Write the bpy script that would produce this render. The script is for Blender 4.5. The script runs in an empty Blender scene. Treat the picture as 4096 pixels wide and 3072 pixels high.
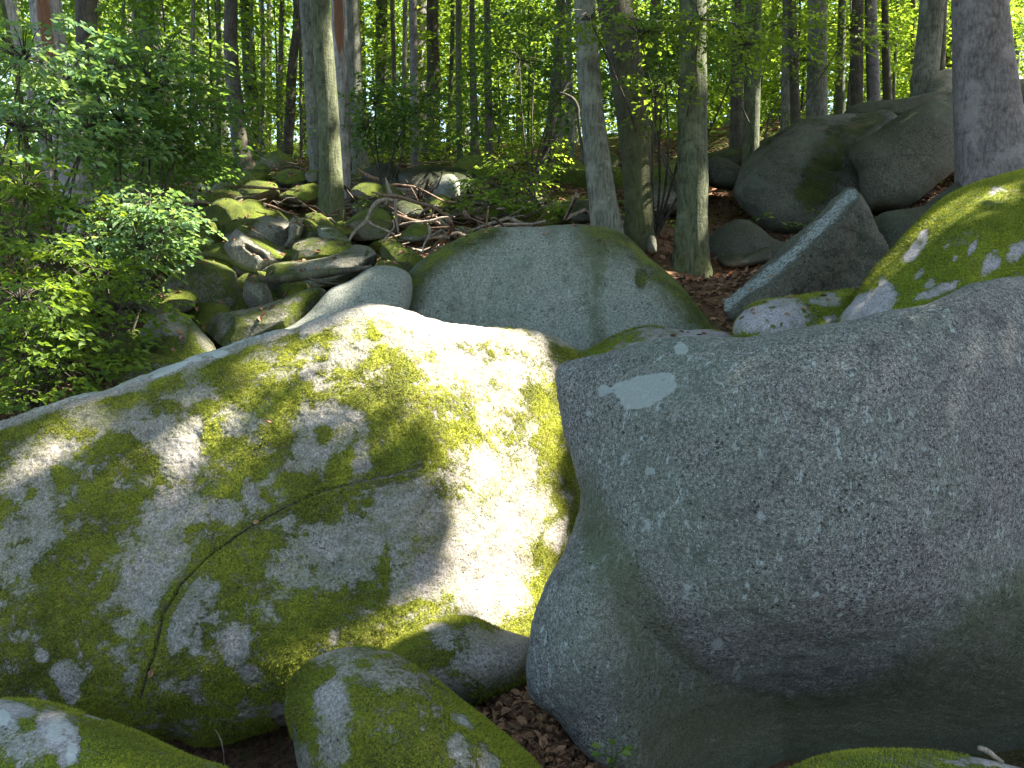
import bpy, math, random
import numpy as np
from mathutils import Vector

random.seed(7)
RNG = np.random.default_rng(7)
scene = bpy.context.scene
COL = scene.collection
R = math.radians

# ------------------------------------------------------------------ camera, sky, sun, exposure
CAMZ, PITCH, FPX = 1.7, R(6.0), 852.0
cam_data = bpy.data.cameras.new('camera')
cam = bpy.data.objects.new('camera', cam_data)
COL.objects.link(cam)
cam.location = (0, 0, CAMZ)
cam.rotation_euler = (math.pi / 2 - PITCH, 0, 0)
cam_data.sensor_width = 36.0
cam_data.lens = 36.0 * FPX / 1024.0
cam_data.clip_start = 0.05
cam_data.clip_end = 1000.0
scene.camera = cam

SUN_AZ, SUN_EL = R(84), R(50)          # azimuth measured from +Y towards +X
SUN = np.array([math.cos(SUN_EL) * math.sin(SUN_AZ), math.cos(SUN_EL) * math.cos(SUN_AZ), math.sin(SUN_EL)])
world = bpy.data.worlds.new('World')
scene.world = world
world.use_nodes = True
wn = world.node_tree
bg = wn.nodes['Background']
sky = wn.nodes.new('ShaderNodeTexSky')
sky.sky_type = 'NISHITA'
sky.sun_disc = False
sky.sun_elevation = SUN_EL
sky.sun_rotation = SUN_AZ
sky.air_density = 1.0
sky.dust_density = 1.5
wn.links.new(sky.outputs[0], bg.inputs[0])
bg.inputs[1].default_value = 0.085
sun_data = bpy.data.lights.new('sun', 'SUN')
sun_data.energy = 5.0
sun_data.angle = R(0.5)
sun_data.color = (1.0, 0.93, 0.80)
sun = bpy.data.objects.new('sun', sun_data)
COL.objects.link(sun)
sun.location = tuple(SUN * 60)
sun.rotation_euler = Vector(tuple(SUN)).to_track_quat('Z', 'Y').to_euler()
scene.view_settings.view_transform = 'Standard'
scene.view_settings.look = 'None'
scene.view_settings.gamma = 1.0
scene.view_settings.use_curve_mapping = False
scene.view_settings.exposure = 3.12
try:
    scene.cycles.max_bounces = 8
    scene.cycles.diffuse_bounces = 4
    scene.cycles.transmission_bounces = 4
    scene.cycles.transparent_max_bounces = 4
    scene.cycles.caustics_reflective = False
    scene.cycles.caustics_refractive = False
    scene.cycles.use_denoising = True
    scene.cycles.denoising_input_passes = 'RGB_ALBEDO_NORMAL'
    scene.cycles.sample_clamp_indirect = 6.0
except Exception:
    pass

# ------------------------------------------------------------------ measuring helpers
CP, SP = math.cos(PITCH), math.sin(PITCH)
def ray(px, py):
    a = (np.asarray(px, float) - 512.0) / FPX
    b = (384.0 - np.asarray(py, float)) / FPX
    fy = CP + b * SP
    return a / fy, (b * CP - SP) / fy
def at(px, py, Y):                      # the point of the place, Y metres ahead, seen in that direction
    kx, kz = ray(px, py)
    Y = np.asarray(Y, float)
    return np.stack([kx * Y, Y + 0 * kx, CAMZ + kz * Y], axis=-1)
SC = {'F': (0, 0, .46293), 'A': (100, 150, .14692), 'Q1': (0, 0, .15431), 'Q2': (256, 0, .15431),
      'Q3': (512, 0, .15431), 'Q4': (768, 0, .15431), 'Z5': (725, 150, .1356), 'Z2': (0, 275, .29718),
      'Z3': (500, 275, .29722), 'P': (0, 0, 1.0)}
def cv(sheet, pts):
    ox, oy, s = SC[sheet]
    p = np.array(pts, float)
    return np.stack([ox + p[:, 0] * s, oy + p[:, 1] * s], axis=1)

# ------------------------------------------------------------------ noise
def _hash(ix, iy, iz, seed):
    h = (ix.astype(np.int64) * 374761393 + iy.astype(np.int64) * 668265263 + iz.astype(np.int64) * 2147483647 + seed * 974634777) & 0xFFFFFFFF
    h = ((h ^ (h >> 13)) * 1274126177) & 0xFFFFFFFF
    h = (h ^ (h >> 16)) & 0xFFFFFF
    return h / float(0xFFFFFF)
def vnoise(P, seed=0):
    F = np.floor(P)
    f = P - F
    f = f * f * (3 - 2 * f)
    I = F.astype(np.int64)
    out = 0
    for dx in (0, 1):
        wx = f[:, 0] if dx else 1 - f[:, 0]
        for dy in (0, 1):
            wy = f[:, 1] if dy else 1 - f[:, 1]
            for dz in (0, 1):
                wz = f[:, 2] if dz else 1 - f[:, 2]
                out = out + wx * wy * wz * _hash(I[:, 0] + dx, I[:, 1] + dy, I[:, 2] + dz, seed)
    return out
def fbm(P, octv=4, seed=0, gain=.5):
    s, a, t = 0, 1.0, 0
    for o in range(octv):
        s = s + a * (vnoise(P * (2.03 ** o) + 17.3 * o, seed + o) - .5) * 2
        t += a
        a *= gain
    return s / t

# ------------------------------------------------------------------ object helpers
def mesh_from(name, V, F, mat=None, attrs=None, smooth=True):
    V = np.asarray(V, np.float32)
    F = np.asarray(F, np.int32)
    n = F.shape[1]
    me = bpy.data.meshes.new(name)
    me.vertices.add(len(V)); me.vertices.foreach_set('co', V.ravel())
    me.loops.add(F.size); me.loops.foreach_set('vertex_index', F.ravel())
    me.polygons.add(len(F))
    me.polygons.foreach_set('loop_start', np.arange(0, F.size, n, dtype=np.int32))
    me.polygons.foreach_set('use_smooth', np.full(len(F), smooth, dtype=bool))
    me.update(calc_edges=True)
    for k, a in (attrs or {}).items():
        at_ = me.attributes.new(k, 'FLOAT', 'POINT')
        at_.data.foreach_set('value', np.asarray(a, np.float32))
    if mat: me.materials.append(mat)
    return me
def link(name, data, parent=None, loc=(0, 0, 0)):
    o = bpy.data.objects.new(name, data)
    COL.objects.link(o)
    o.location = loc
    if parent: o.parent = parent
    return o
def tag(o, label=None, cat=None, group=None, kind=None):
    if label: o['label'] = label
    if cat: o['category'] = cat
    if group: o['group'] = group
    if kind: o['kind'] = kind
    return o
def normals_of(me):
    n = np.zeros(len(me.vertices) * 3, np.float32)
    me.vertices.foreach_get('normal', n)
    return n.reshape(-1, 3)

# ------------------------------------------------------------------ materials
class NT:
    def __init__(self, name):
        self.m = bpy.data.materials.new(name); self.m.use_nodes = True
        self.t = self.m.node_tree; self.t.nodes.clear()
        self.out = self.t.nodes.new('ShaderNodeOutputMaterial')
    def n(self, typ, **kw):
        nd = self.t.nodes.new(typ)
        for k, v in kw.items():
            if k.startswith('i_'):
                key = k[2:]
                nd.inputs[int(key) if key.isdigit() else key.replace('_', ' ')].default_value = v
            else: setattr(nd, k, v)
        return nd
    def l(self, a, b): self.t.links.new(a, b)
    def math(self, op, a, b=None, c=None, clamp=False):
        nd = self.n('ShaderNodeMath', operation=op, use_clamp=clamp)
        for i, v in enumerate((a, b, c)):
            if v is None: continue
            if isinstance(v, (int, float)): nd.inputs[i].default_value = v
            else: self.l(v, nd.inputs[i])
        return nd.outputs[0]
    def step(self, v, lo, hi):
        nd = self.n('ShaderNodeMapRange', interpolation_type='SMOOTHSTEP')
        self.l(v, nd.inputs[0]); nd.inputs[1].default_value = lo; nd.inputs[2].default_value = hi
        return nd.outputs[0]
    def mix(self, f, a, b, blend='MIX'):
        nd = self.n('ShaderNodeMix', data_type='RGBA', blend_type=blend)
        if isinstance(f, (int, float)): nd.inputs[0].default_value = f
        else: self.l(f, nd.inputs[0])
        for i, v in ((6, a), (7, b)):
            if isinstance(v, tuple): nd.inputs[i].default_value = (*v, 1)
            else: self.l(v, nd.inputs[i])
        return nd.outputs[2]
    def noise(self, vec, scale, detail=3, rough=.55, dist=0.0):
        nd = self.n('ShaderNodeTexNoise'); self.l(vec, nd.inputs['Vector'])
        nd.inputs['Scale'].default_value = scale; nd.inputs['Detail'].default_value = detail
        nd.inputs['Roughness'].default_value = rough; nd.inputs['Distortion'].default_value = dist
        return nd.outputs[0]
    def attr(self, name):
        return self.n('ShaderNodeAttribute', attribute_name=name).outputs['Fac']
    def mapping(self, vec, scale):
        nd = self.n('ShaderNodeMapping'); self.l(vec, nd.inputs[0]); nd.inputs['Scale'].default_value = scale
        return nd.outputs[0]

def rock_material(name, ca, cb, moss_a=(.045, .060, .008), moss_b=(.16, .19, .018), grain=1.0, streak=.35, pale=(.40, .43, .42), speck=.5):
    T = NT(name)
    tc = T.n('ShaderNodeTexCoord').outputs['Object']
    g1 = T.noise(tc, 70 * grain, 4, .75)
    g2 = T.noise(tc, 9 * grain, 4, .6)
    g3 = T.noise(tc, 190 * grain, 2, .6)
    g4 = T.noise(tc, 1.6, 3, .5)
    col = T.mix(T.step(g1, .33, .67), ca, cb)
    col = T.mix(T.math('MULTIPLY', T.step(g3, .60, .72), speck), col, tuple(min(1, c * 2.0 + .06) for c in cb))
    col = T.mix(T.math('MULTIPLY', T.step(g3, .44, .34), speck), col, tuple(c * .3 for c in ca))
    col = T.mix(T.math('MULTIPLY', T.step(g2, .50, .75), .55), col, tuple(c * .55 for c in ca))
    col = T.mix(T.math('MULTIPLY', T.step(g4, .42, .70), .35), col, (.10, .125, .085))
    pit = T.n('ShaderNodeTexVoronoi'); T.l(tc, pit.inputs['Vector']); pit.inputs['Scale'].default_value = 34 * grain
    pt = T.math('MULTIPLY', T.step(pit.outputs['Distance'], .26, .10), T.step(T.noise(tc, 6, 3, .6), .46, .60))
    col = T.mix(T.math('MULTIPLY', pt, .8), col, (.018, .018, .014))
    # crustose lichen flecks that run down the face, and painted-on patches
    st = T.noise(T.mapping(tc, (34, 34, 15)), 1.0, 4, .8)
    st2 = T.noise(tc, 3.1, 2, .5)
    fl = T.math('MULTIPLY', T.step(st, .575, .65), T.step(st2, .38, .62))
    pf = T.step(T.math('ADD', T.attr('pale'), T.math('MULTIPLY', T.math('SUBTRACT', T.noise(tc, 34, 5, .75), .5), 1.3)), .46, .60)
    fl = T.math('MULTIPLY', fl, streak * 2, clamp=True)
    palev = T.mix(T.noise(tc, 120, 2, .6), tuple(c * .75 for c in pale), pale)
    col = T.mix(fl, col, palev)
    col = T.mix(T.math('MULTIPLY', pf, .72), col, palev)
    # algae film and dirt
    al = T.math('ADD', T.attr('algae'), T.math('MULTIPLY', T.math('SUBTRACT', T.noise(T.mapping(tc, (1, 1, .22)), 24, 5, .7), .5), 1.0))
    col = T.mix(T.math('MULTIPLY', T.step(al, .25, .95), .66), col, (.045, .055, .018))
    col = T.mix(T.step(T.attr('dirt'), .3, .9), col, (.012, .010, .006))
    # moss
    n1 = T.noise(tc, 6, 4, .6); n2 = T.noise(tc, 60, 4, .7); n5 = T.noise(tc, 21, 5, .72)
    mv = T.math('ADD', T.attr('moss'), T.math('ADD', T.math('MULTIPLY', T.math('SUBTRACT', n1, .5), .6), T.math('ADD', T.math('MULTIPLY', T.math('SUBTRACT', n2, .5), 1.3), T.math('MULTIPLY', T.math('SUBTRACT', n5, .5), 1.3))))
    mf = T.math('MAXIMUM', T.step(mv, .30, .74), T.math('MULTIPLY', T.step(mv, -.05, .45), .30))
    mt = T.noise(tc, 2.6, 5, .65); mt2 = T.noise(tc, 95, 3, .7)
    mc = T.mix(T.step(mt, .32, .66), moss_a, moss_b)
    mc = T.mix(T.math('MULTIPLY', T.step(mt2, .58, .36), .75), mc, tuple(c * .25 for c in moss_a))
    mc = T.mix(T.math('MULTIPLY', T.step(mt2, .56, .76), .5), mc, tuple(min(1, c * 1.55) for c in moss_b))
    mc = T.mix(T.math('MULTIPLY', T.step(T.noise(tc, 5.3, 4, .6), .55, .72), .55), mc, (.085, .060, .018))
    col = T.mix(mf, col, mc)
    h = T.math('SUBTRACT', T.math('ADD', T.math('MULTIPLY', g1, .6), T.math('ADD', T.math('MULTIPLY', g3, .3), T.math('MULTIPLY', g2, .9))), T.math('MULTIPLY', pt, .7))
    hm = T.math('ADD', T.math('MULTIPLY', T.noise(tc, 38, 5, .75), 2.6), T.math('MULTIPLY', mt2, .8))
    hh = T.math('ADD', T.math('MULTIPLY', h, T.math('SUBTRACT', 1.0, mf)), T.math('MULTIPLY', T.math('ADD', hm, .6), mf))
    b = T.n('ShaderNodeBump'); b.inputs['Strength'].default_value = 1.0; b.inputs['Distance'].default_value = .012 / grain
    T.l(hh, b.inputs['Height'])
    p = T.n('ShaderNodeBsdfPrincipled')
    p.inputs['Roughness'].default_value = .88
    p.inputs['Specular IOR Level'].default_value = .25
    T.l(col, p.inputs['Base Color']); T.l(b.outputs[0], p.inputs['Normal'])
    T.l(p.outputs[0], T.out.inputs[0])
    return T.m

def leaf_material(name, a, b, trans=.55, tcol=1.6):
    T = NT(name)
    r = T.attr('rnd')
    col = T.mix(r, a, b)
    d = T.n('ShaderNodeBsdfPrincipled'); d.inputs['Roughness'].default_value = .55; d.inputs['Specular IOR Level'].default_value = .25
    T.l(col, d.inputs['Base Color'])
    tr = T.n('ShaderNodeBsdfTranslucent')
    tc = T.mix(r, (a[0] * tcol * 1.5, a[1] * tcol * 1.35, a[2] * tcol * .6), (b[0] * tcol * 1.5, b[1] * tcol * 1.35, b[2] * tcol * .6))
    T.l(tc, tr.inputs[0])
    mx = T.n('ShaderNodeMixShader'); mx.inputs[0].default_value = trans
    T.l(d.outputs[0], mx.inputs[1]); T.l(tr.outputs[0], mx.inputs[2]); T.l(mx.outputs[0], T.out.inputs[0])
    return T.m

def bark_material(name, a, b, moss=.5, scale=1.0, stretch=.18):
    T = NT(name)
    tc = T.n('ShaderNodeTexCoord').outputs['Object']
    st = T.mapping(tc, (1, 1, stretch))
    n1 = T.noise(st, 38 * scale, 5, .7); n2 = T.noise(tc, 3.2, 4, .6); n3 = T.noise(T.mapping(tc, (1, 1, 3.0)), 14, 4, .7)
    col = T.mix(T.step(n1, .3, .7), a, b)
    col = T.mix(T.math('MULTIPLY', T.step(n3, .62, .75), .5), col, tuple(c * .4 for c in a))
    col = T.mix(T.math('MULTIPLY', T.step(n2, .50, .66), .55), col, tuple(min(1, c * 1.3 + .02) for c in b))
    mm = T.math('ADD', T.attr('moss'), T.math('MULTIPLY', T.math('SUBTRACT', T.noise(tc, 4.5, 5, .7), .5), 1.6))
    col = T.mix(T.math('MULTIPLY', T.step(mm, .35, .85), moss), col, T.mix(n1, (.030, .038, .010), (.105, .120, .020)))
    n6 = T.noise(tc, 9, 4, .65)
    col = T.mix(T.math('MULTIPLY', T.step(n6, .52, .66), .45), col, tuple(c * .35 for c in a))
    col = T.mix(T.step(T.attr('wound'), .4, .6), col, T.mix(n1, (.05, .022, .012), (.24, .12, .07)))
    b_ = T.n('ShaderNodeBump'); b_.inputs['Strength'].default_value = .9; b_.inputs['Distance'].default_value = .02
    T.l(T.math('ADD', n1, T.math('MULTIPLY', n3, .6)), b_.inputs['Height'])
    p = T.n('ShaderNodeBsdfPrincipled'); p.inputs['Roughness'].default_value = .9; p.inputs['Specular IOR Level'].default_value = .2
    T.l(col, p.inputs['Base Color']); T.l(b_.outputs[0], p.inputs['Normal']); T.l(p.outputs[0], T.out.inputs[0])
    return T.m

def ground_material():
    T = NT('forest_floor')
    tc = T.n('ShaderNodeTexCoord').outputs['Object']
    n1 = T.noise(tc, 26, 5, .75); n2 = T.noise(tc, 2.0, 4, .6); n3 = T.noise(tc, 70, 3, .7); n4 = T.noise(tc, .7, 4, .6)
    col = T.mix(T.step(n1, .35, .66), (.040, .022, .013), (.150, .082, .048))
    col = T.mix(T.math('MULTIPLY', T.step(n3, .58, .7), .5), col, (.26, .15, .09))
    col = T.mix(T.math('MULTIPLY', T.step(n2, .5, .62), .6), col, (.050, .060, .014))
    col = T.mix(T.math('MULTIPLY', T.attr('path'), .8), col, T.mix(n3, (.17, .088, .046), (.29, .165, .095)))
    col = T.mix(T.math('MULTIPLY', T.step(T.math('ADD', n4, T.attr('green')), .85, 1.15), .8), col, T.mix(n1, (.03, .045, .01), (.10, .13, .02)))
    b = T.n('ShaderNodeBump'); b.inputs['Strength'].default_value = .9; b.inputs['Distance'].default_value = .04
    T.l(T.math('ADD', n1, T.math('MULTIPLY', n3, .5)), b.inputs['Height'])
    p = T.n('ShaderNodeBsdfPrincipled'); p.inputs['Roughness'].default_value = .95; p.inputs['Specular IOR Level'].default_value = .1
    T.l(col, p.inputs['Base Color']); T.l(b.outputs[0], p.inputs['Normal']); T.l(p.outputs[0], T.out.inputs[0])
    return T.m

def simple_var(name, a, b, rough=.85):
    T = NT(name)
    tc = T.n('ShaderNodeTexCoord').outputs['Object']
    col = T.mix(T.attr('rnd'), a, b)
    col = T.mix(T.math('MULTIPLY', T.noise(tc, 60, 3, .6), .5), col, tuple(c * .6 for c in a))
    p = T.n('ShaderNodeBsdfPrincipled'); p.inputs['Roughness'].default_value = rough; p.inputs['Specular IOR Level'].default_value = .2
    T.l(col, p.inputs['Base Color']); T.l(p.outputs[0], T.out.inputs[0])
    return T.m

M = {
    'slab': rock_material('granite_pinkish', (.115, .100, .088), (.335, .298, .268), moss_a=(.075, .085, .012), moss_b=(.27, .29, .028), streak=.3),
    'grey': rock_material('granite_blue_grey', (.038, .037, .034), (.205, .200, .184), streak=.95, pale=(.28, .31, .29), speck=1.0),
    'mid': rock_material('granite_weathered', (.085, .092, .078), (.235, .245, .210), grain=.8, streak=.3),
    'dark': rock_material('granite_dark', (.034, .034, .025), (.098, .094, .070), grain=.6, streak=.15, moss_a=(.022, .032, .006), moss_b=(.075, .095, .014)),
    'field': rock_material('granite_block_field', (.085, .078, .060), (.24, .22, .175), grain=.6, streak=.2, moss_a=(.055, .075, .008), moss_b=(.17, .21, .018)),
    'mossy': rock_material('granite_mossy', (.17, .155, .165), (.36, .33, .34), moss_a=(.085, .120, .006), moss_b=(.20, .255, .012), streak=.2),
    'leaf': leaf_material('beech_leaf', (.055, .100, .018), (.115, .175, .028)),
    'leaf_far': leaf_material('beech_leaf_sun_toned', (.062, .115, .020), (.125, .185, .036), .6, 1.75),  # brighter copy of the beech leaf, sunlight put into its colour
    'leaf_dark': leaf_material('leaf_shade_toned', (.038, .085, .024), (.085, .145, .036), .5, 1.6),  # darker leaf copy for shaded foliage, shade put into its colour
    'leaf_maple': leaf_material('maple_leaf', (.070, .145, .068), (.150, .230, .105), .4, 1.4),
    'bark': bark_material('beech_bark', (.058, .060, .046), (.165, .165, .128), .6),
    'bark_dark': bark_material('dark_bark', (.032, .028, .022), (.085, .075, .056), .5),
    'bark_rough': bark_material('rough_grey_bark', (.085, .075, .075), (.19, .17, .165), .25, 1.0, .35),
    'bark_mossy': bark_material('mossy_bark', (.034, .040, .022), (.105, .115, .064), .85),
    'dead': bark_material('dead_wood', (.11, .10, .095), (.30, .28, .26), .3, 1.0, .12),
    'stick': bark_material('bleached_branch', (.10, .082, .062), (.27, .225, .175), .2),
    'stick_dark': bark_material('brown_branch', (.07, .045, .03), (.19, .13, .09), .3),
    'litter': simple_var('fallen_leaves', (.055, .026, .016), (.36, .20, .11)),
    'moss': leaf_material('moss_strands', (.075, .090, .010), (.27, .30, .028), .35, 1.1),
    'ground': ground_material(),
}

# ------------------------------------------------------------------ terrain
TP = [(570, 748, 3.6), (250, 810, 4.3), (60, 840, 3.0), (60, 740, 4.6), (525, 665, 4.8), (60, 400, 7.4), (200, 345, 8.4), (150, 300, 9.2),
      (300, 300, 9.5), (260, 262, 10.4), (330, 232, 12.0), (440, 245, 11.4), (400, 300, 9.6), (500, 215, 13.5), (570, 200, 14.5),
      (612, 236, 10.6), (645, 246, 10.4), (690, 275, 10.0), (710, 290, 8.8), (760, 335, 7.2), (720, 322, 7.6), (700, 250, 11.5), (720, 225, 13.0),
      (850, 240, 11.5), (1000, 200, 9.5), (1100, 180, 11), (660, 165, 18), (770, 140, 19), (900, 112, 19), (1020, 110, 20),
      (250, 168, 20), (100, 180, 17), (0, 190, 16), (400, 165, 20), (520, 168, 20), (330, 165, 20), (0, 150, 40), (300, 150, 40), (512, 150, 40), (800, 118, 40),
      (1024, 110, 40), (0, 146, 90), (512, 146, 90), (1024, 125, 90), (-600, 150, 60), (1600, 120, 60), (-300, 300, 8), (-800, 300, 14), (1500, 300, 8)]
TPW = np.array([at(*t) for t in TP] + [(-3, -1, -.5), (3, -1, -.5), (1.0, 3.3, -1.0), (2.0, 3.2, -1.1), (3, 3.5, -1.0), (1, 2.2, -.9), (2, 2, -1.0), (1.2, 4.2, -.8), (-1.6, 3.6, -1.1), (-2.6, 4.0, -.9), (-.1, 2.8, -.75), (.25, 2.9, -.6), (0, -6, -1.0), (-8, -8, -1.4), (8, -8, -1.0), (0, 1.2, -.5), (4.5, 4, .2), (0, 5.6, -.5), (2, 5.8, -.3), (1.2, 4.8, -.6), (-2.5, 5.6, 0)])
def _phi(d): return np.sqrt(d * d + .25)
_D = np.linalg.norm(TPW[:, None, :2] - TPW[None, :, :2], axis=2)
_W = np.linalg.solve(np.block([[_phi(_D) + 0 * np.eye(len(TPW)), np.ones((len(TPW), 1)), TPW[:, :2]],
                               [np.ones((1, len(TPW))), np.zeros((1, 3))], [TPW[:, :2].T, np.zeros((2, 3))]]) + 1e-9 * 0,
                     np.concatenate([TPW[:, 2], np.zeros(3)]))
def ground_z(x, y):
    x = np.atleast_1d(np.asarray(x, float)); y = np.atleast_1d(np.asarray(y, float))
    xc = np.clip(x, -60, 60); yc = np.clip(y, -12, 100)
    d = np.sqrt((xc[:, None] - TPW[None, :, 0]) ** 2 + (yc[:, None] - TPW[None, :, 1]) ** 2)
    z = _phi(d) @ _W[:len(TPW)] + _W[-3] + _W[-2] * xc + _W[-1] * yc
    P = np.stack([x, y, 0 * x], 1)
    return z + .10 * fbm(P * .9, 3, 5) * np.clip((y - 1) / 6, .2, 1.5) + .03 * fbm(P * 5, 2, 9)

def build_ground():
    u = np.linspace(-1, 1, 321); X = 16 * u + 95 * u ** 5
    v = np.linspace(0, 1, 361); Yv = -14 + 44 * v + 120 * v ** 4
    gx, gy = np.meshgrid(X, Yv)
    x, y = gx.ravel(), gy.ravel()
    z = np.concatenate([ground_z(x[i:i + 20000], y[i:i + 20000]) for i in range(0, len(x), 20000)])
    nx, ny = len(X), len(Yv)
    i = np.arange(ny - 1)[:, None] * nx + np.arange(nx - 1)[None, :]
    F = np.stack([i, i + 1, i + 1 + nx, i + nx], -1).reshape(-1, 4)
    # trodden path between the grey boulder and the leaning block
    pp = np.array([at(*t)[:2] for t in ((700, 290, 8.6), (725, 265, 9.6), (760, 258, 10.2), (700, 255, 11), (670, 170, 17), (740, 160, 15))])
    dist = np.full(len(x), 9.0)
    for a, b in zip(pp[:-1], pp[1:]):
        t = np.clip(((x - a[0]) * (b - a)[0] + (y - a[1]) * (b - a)[1]) / ((b - a) @ (b - a)), 0, 1)
        dist = np.minimum(dist, np.hypot(x - a[0] - t * (b - a)[0], y - a[1] - t * (b - a)[1]))
    path = np.clip(1.3 - dist / .9, 0, 1)
    green = np.clip((y - 10) / 10, 0, .5) + .25 * (x < -1)
    me = mesh_from('ground', np.stack([x, y, z], 1), F, M['ground'], {'path': path, 'green': green * (1 - path)})
    return tag(link('ground', me), 'brown forest floor of soil and fallen leaves rising between the boulders', None, kind='structure')
build_ground()

# ------------------------------------------------------------------ boulders
def smooth_closed(P, n):
    P = np.asarray(P, float); m = len(P)
    out = []
    for i in range(m):
        p0, p1, p2, p3 = P[(i - 1) % m], P[i], P[(i + 1) % m], P[(i + 2) % m]
        t0 = 0.; t1 = t0 + max(1e-3, np.linalg.norm(p1 - p0)) ** .5; t2 = t1 + max(1e-3, np.linalg.norm(p2 - p1)) ** .5; t3 = t2 + max(1e-3, np.linalg.norm(p3 - p2)) ** .5
        t = np.linspace(t1, t2, 24, endpoint=False)[:, None]
        A1 = (t1 - t) / (t1 - t0) * p0 + (t - t0) / (t1 - t0) * p1; A2 = (t2 - t) / (t2 - t1) * p1 + (t - t1) / (t2 - t1) * p2
        A3 = (t3 - t) / (t3 - t2) * p2 + (t - t2) / (t3 - t2) * p3
        B1 = (t2 - t) / (t2 - t0) * A1 + (t - t0) / (t2 - t0) * A2; B2 = (t3 - t) / (t3 - t1) * A2 + (t - t1) / (t3 - t1) * A3
        out.append((t2 - t) / (t2 - t1) * B1 + (t - t1) / (t2 - t1) * B2)
    C = np.concatenate(out); C = np.vstack([C, C[:1]])
    s = np.concatenate([[0], np.cumsum(np.linalg.norm(np.diff(C, axis=0), axis=1))])
    q = np.linspace(0, s[-1], n, endpoint=False)
    return np.stack([np.interp(q, s, C[:, 0]), np.interp(q, s, C[:, 1])], 1)

def blobs(px, py, sheet, lst, base=0.0, warp=0.0, seed=3, soft=.7):
    ox, oy, s = SC[sheet]
    x, y = (px - ox) / s, (py - oy) / s
    if warp:
        P = np.stack([x, y, 0 * x], 1)
        x = x + warp * fbm(P / (warp * 2.2), 3, seed); y = y + warp * fbm(P / (warp * 2.2), 3, seed + 7)
    v = np.full(len(px), float(base))
    for b in lst:
        cx, cy, rx, ry, val = b[:5]; ang = R(b[5]) if len(b) > 5 else 0
        dx, dy = x - cx, y - cy
        a = (dx * math.cos(ang) + dy * math.sin(ang)) / rx; c = (-dx * math.sin(ang) + dy * math.cos(ang)) / ry
        w = np.clip(1 + soft / 2 - np.sqrt(a * a + c * c), 0, soft) / soft
        w = w * w * (3 - 2 * w)
        v = v * (1 - w) + val * w
    return v
def ragged(V, a=.55, seed=40):
    return a * (fbm(V * 6, 5, seed, .72) * 1.6) + .35 * a * fbm(V * 26 * np.array([1, 1, .6]), 3, seed + 9, .7)
def seg_dist(px, py, line):
    d = np.full(len(px), 1e9)
    for a, b in zip(line[:-1], line[1:]):
        ab = b - a; t = np.clip(((px - a[0]) * ab[0] + (py - a[1]) * ab[1]) / (ab @ ab), 0, 1)
        d = np.minimum(d, np.hypot(px - a[0] - t * ab[0], py - a[1] - t * ab[1]))
    return d

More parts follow.
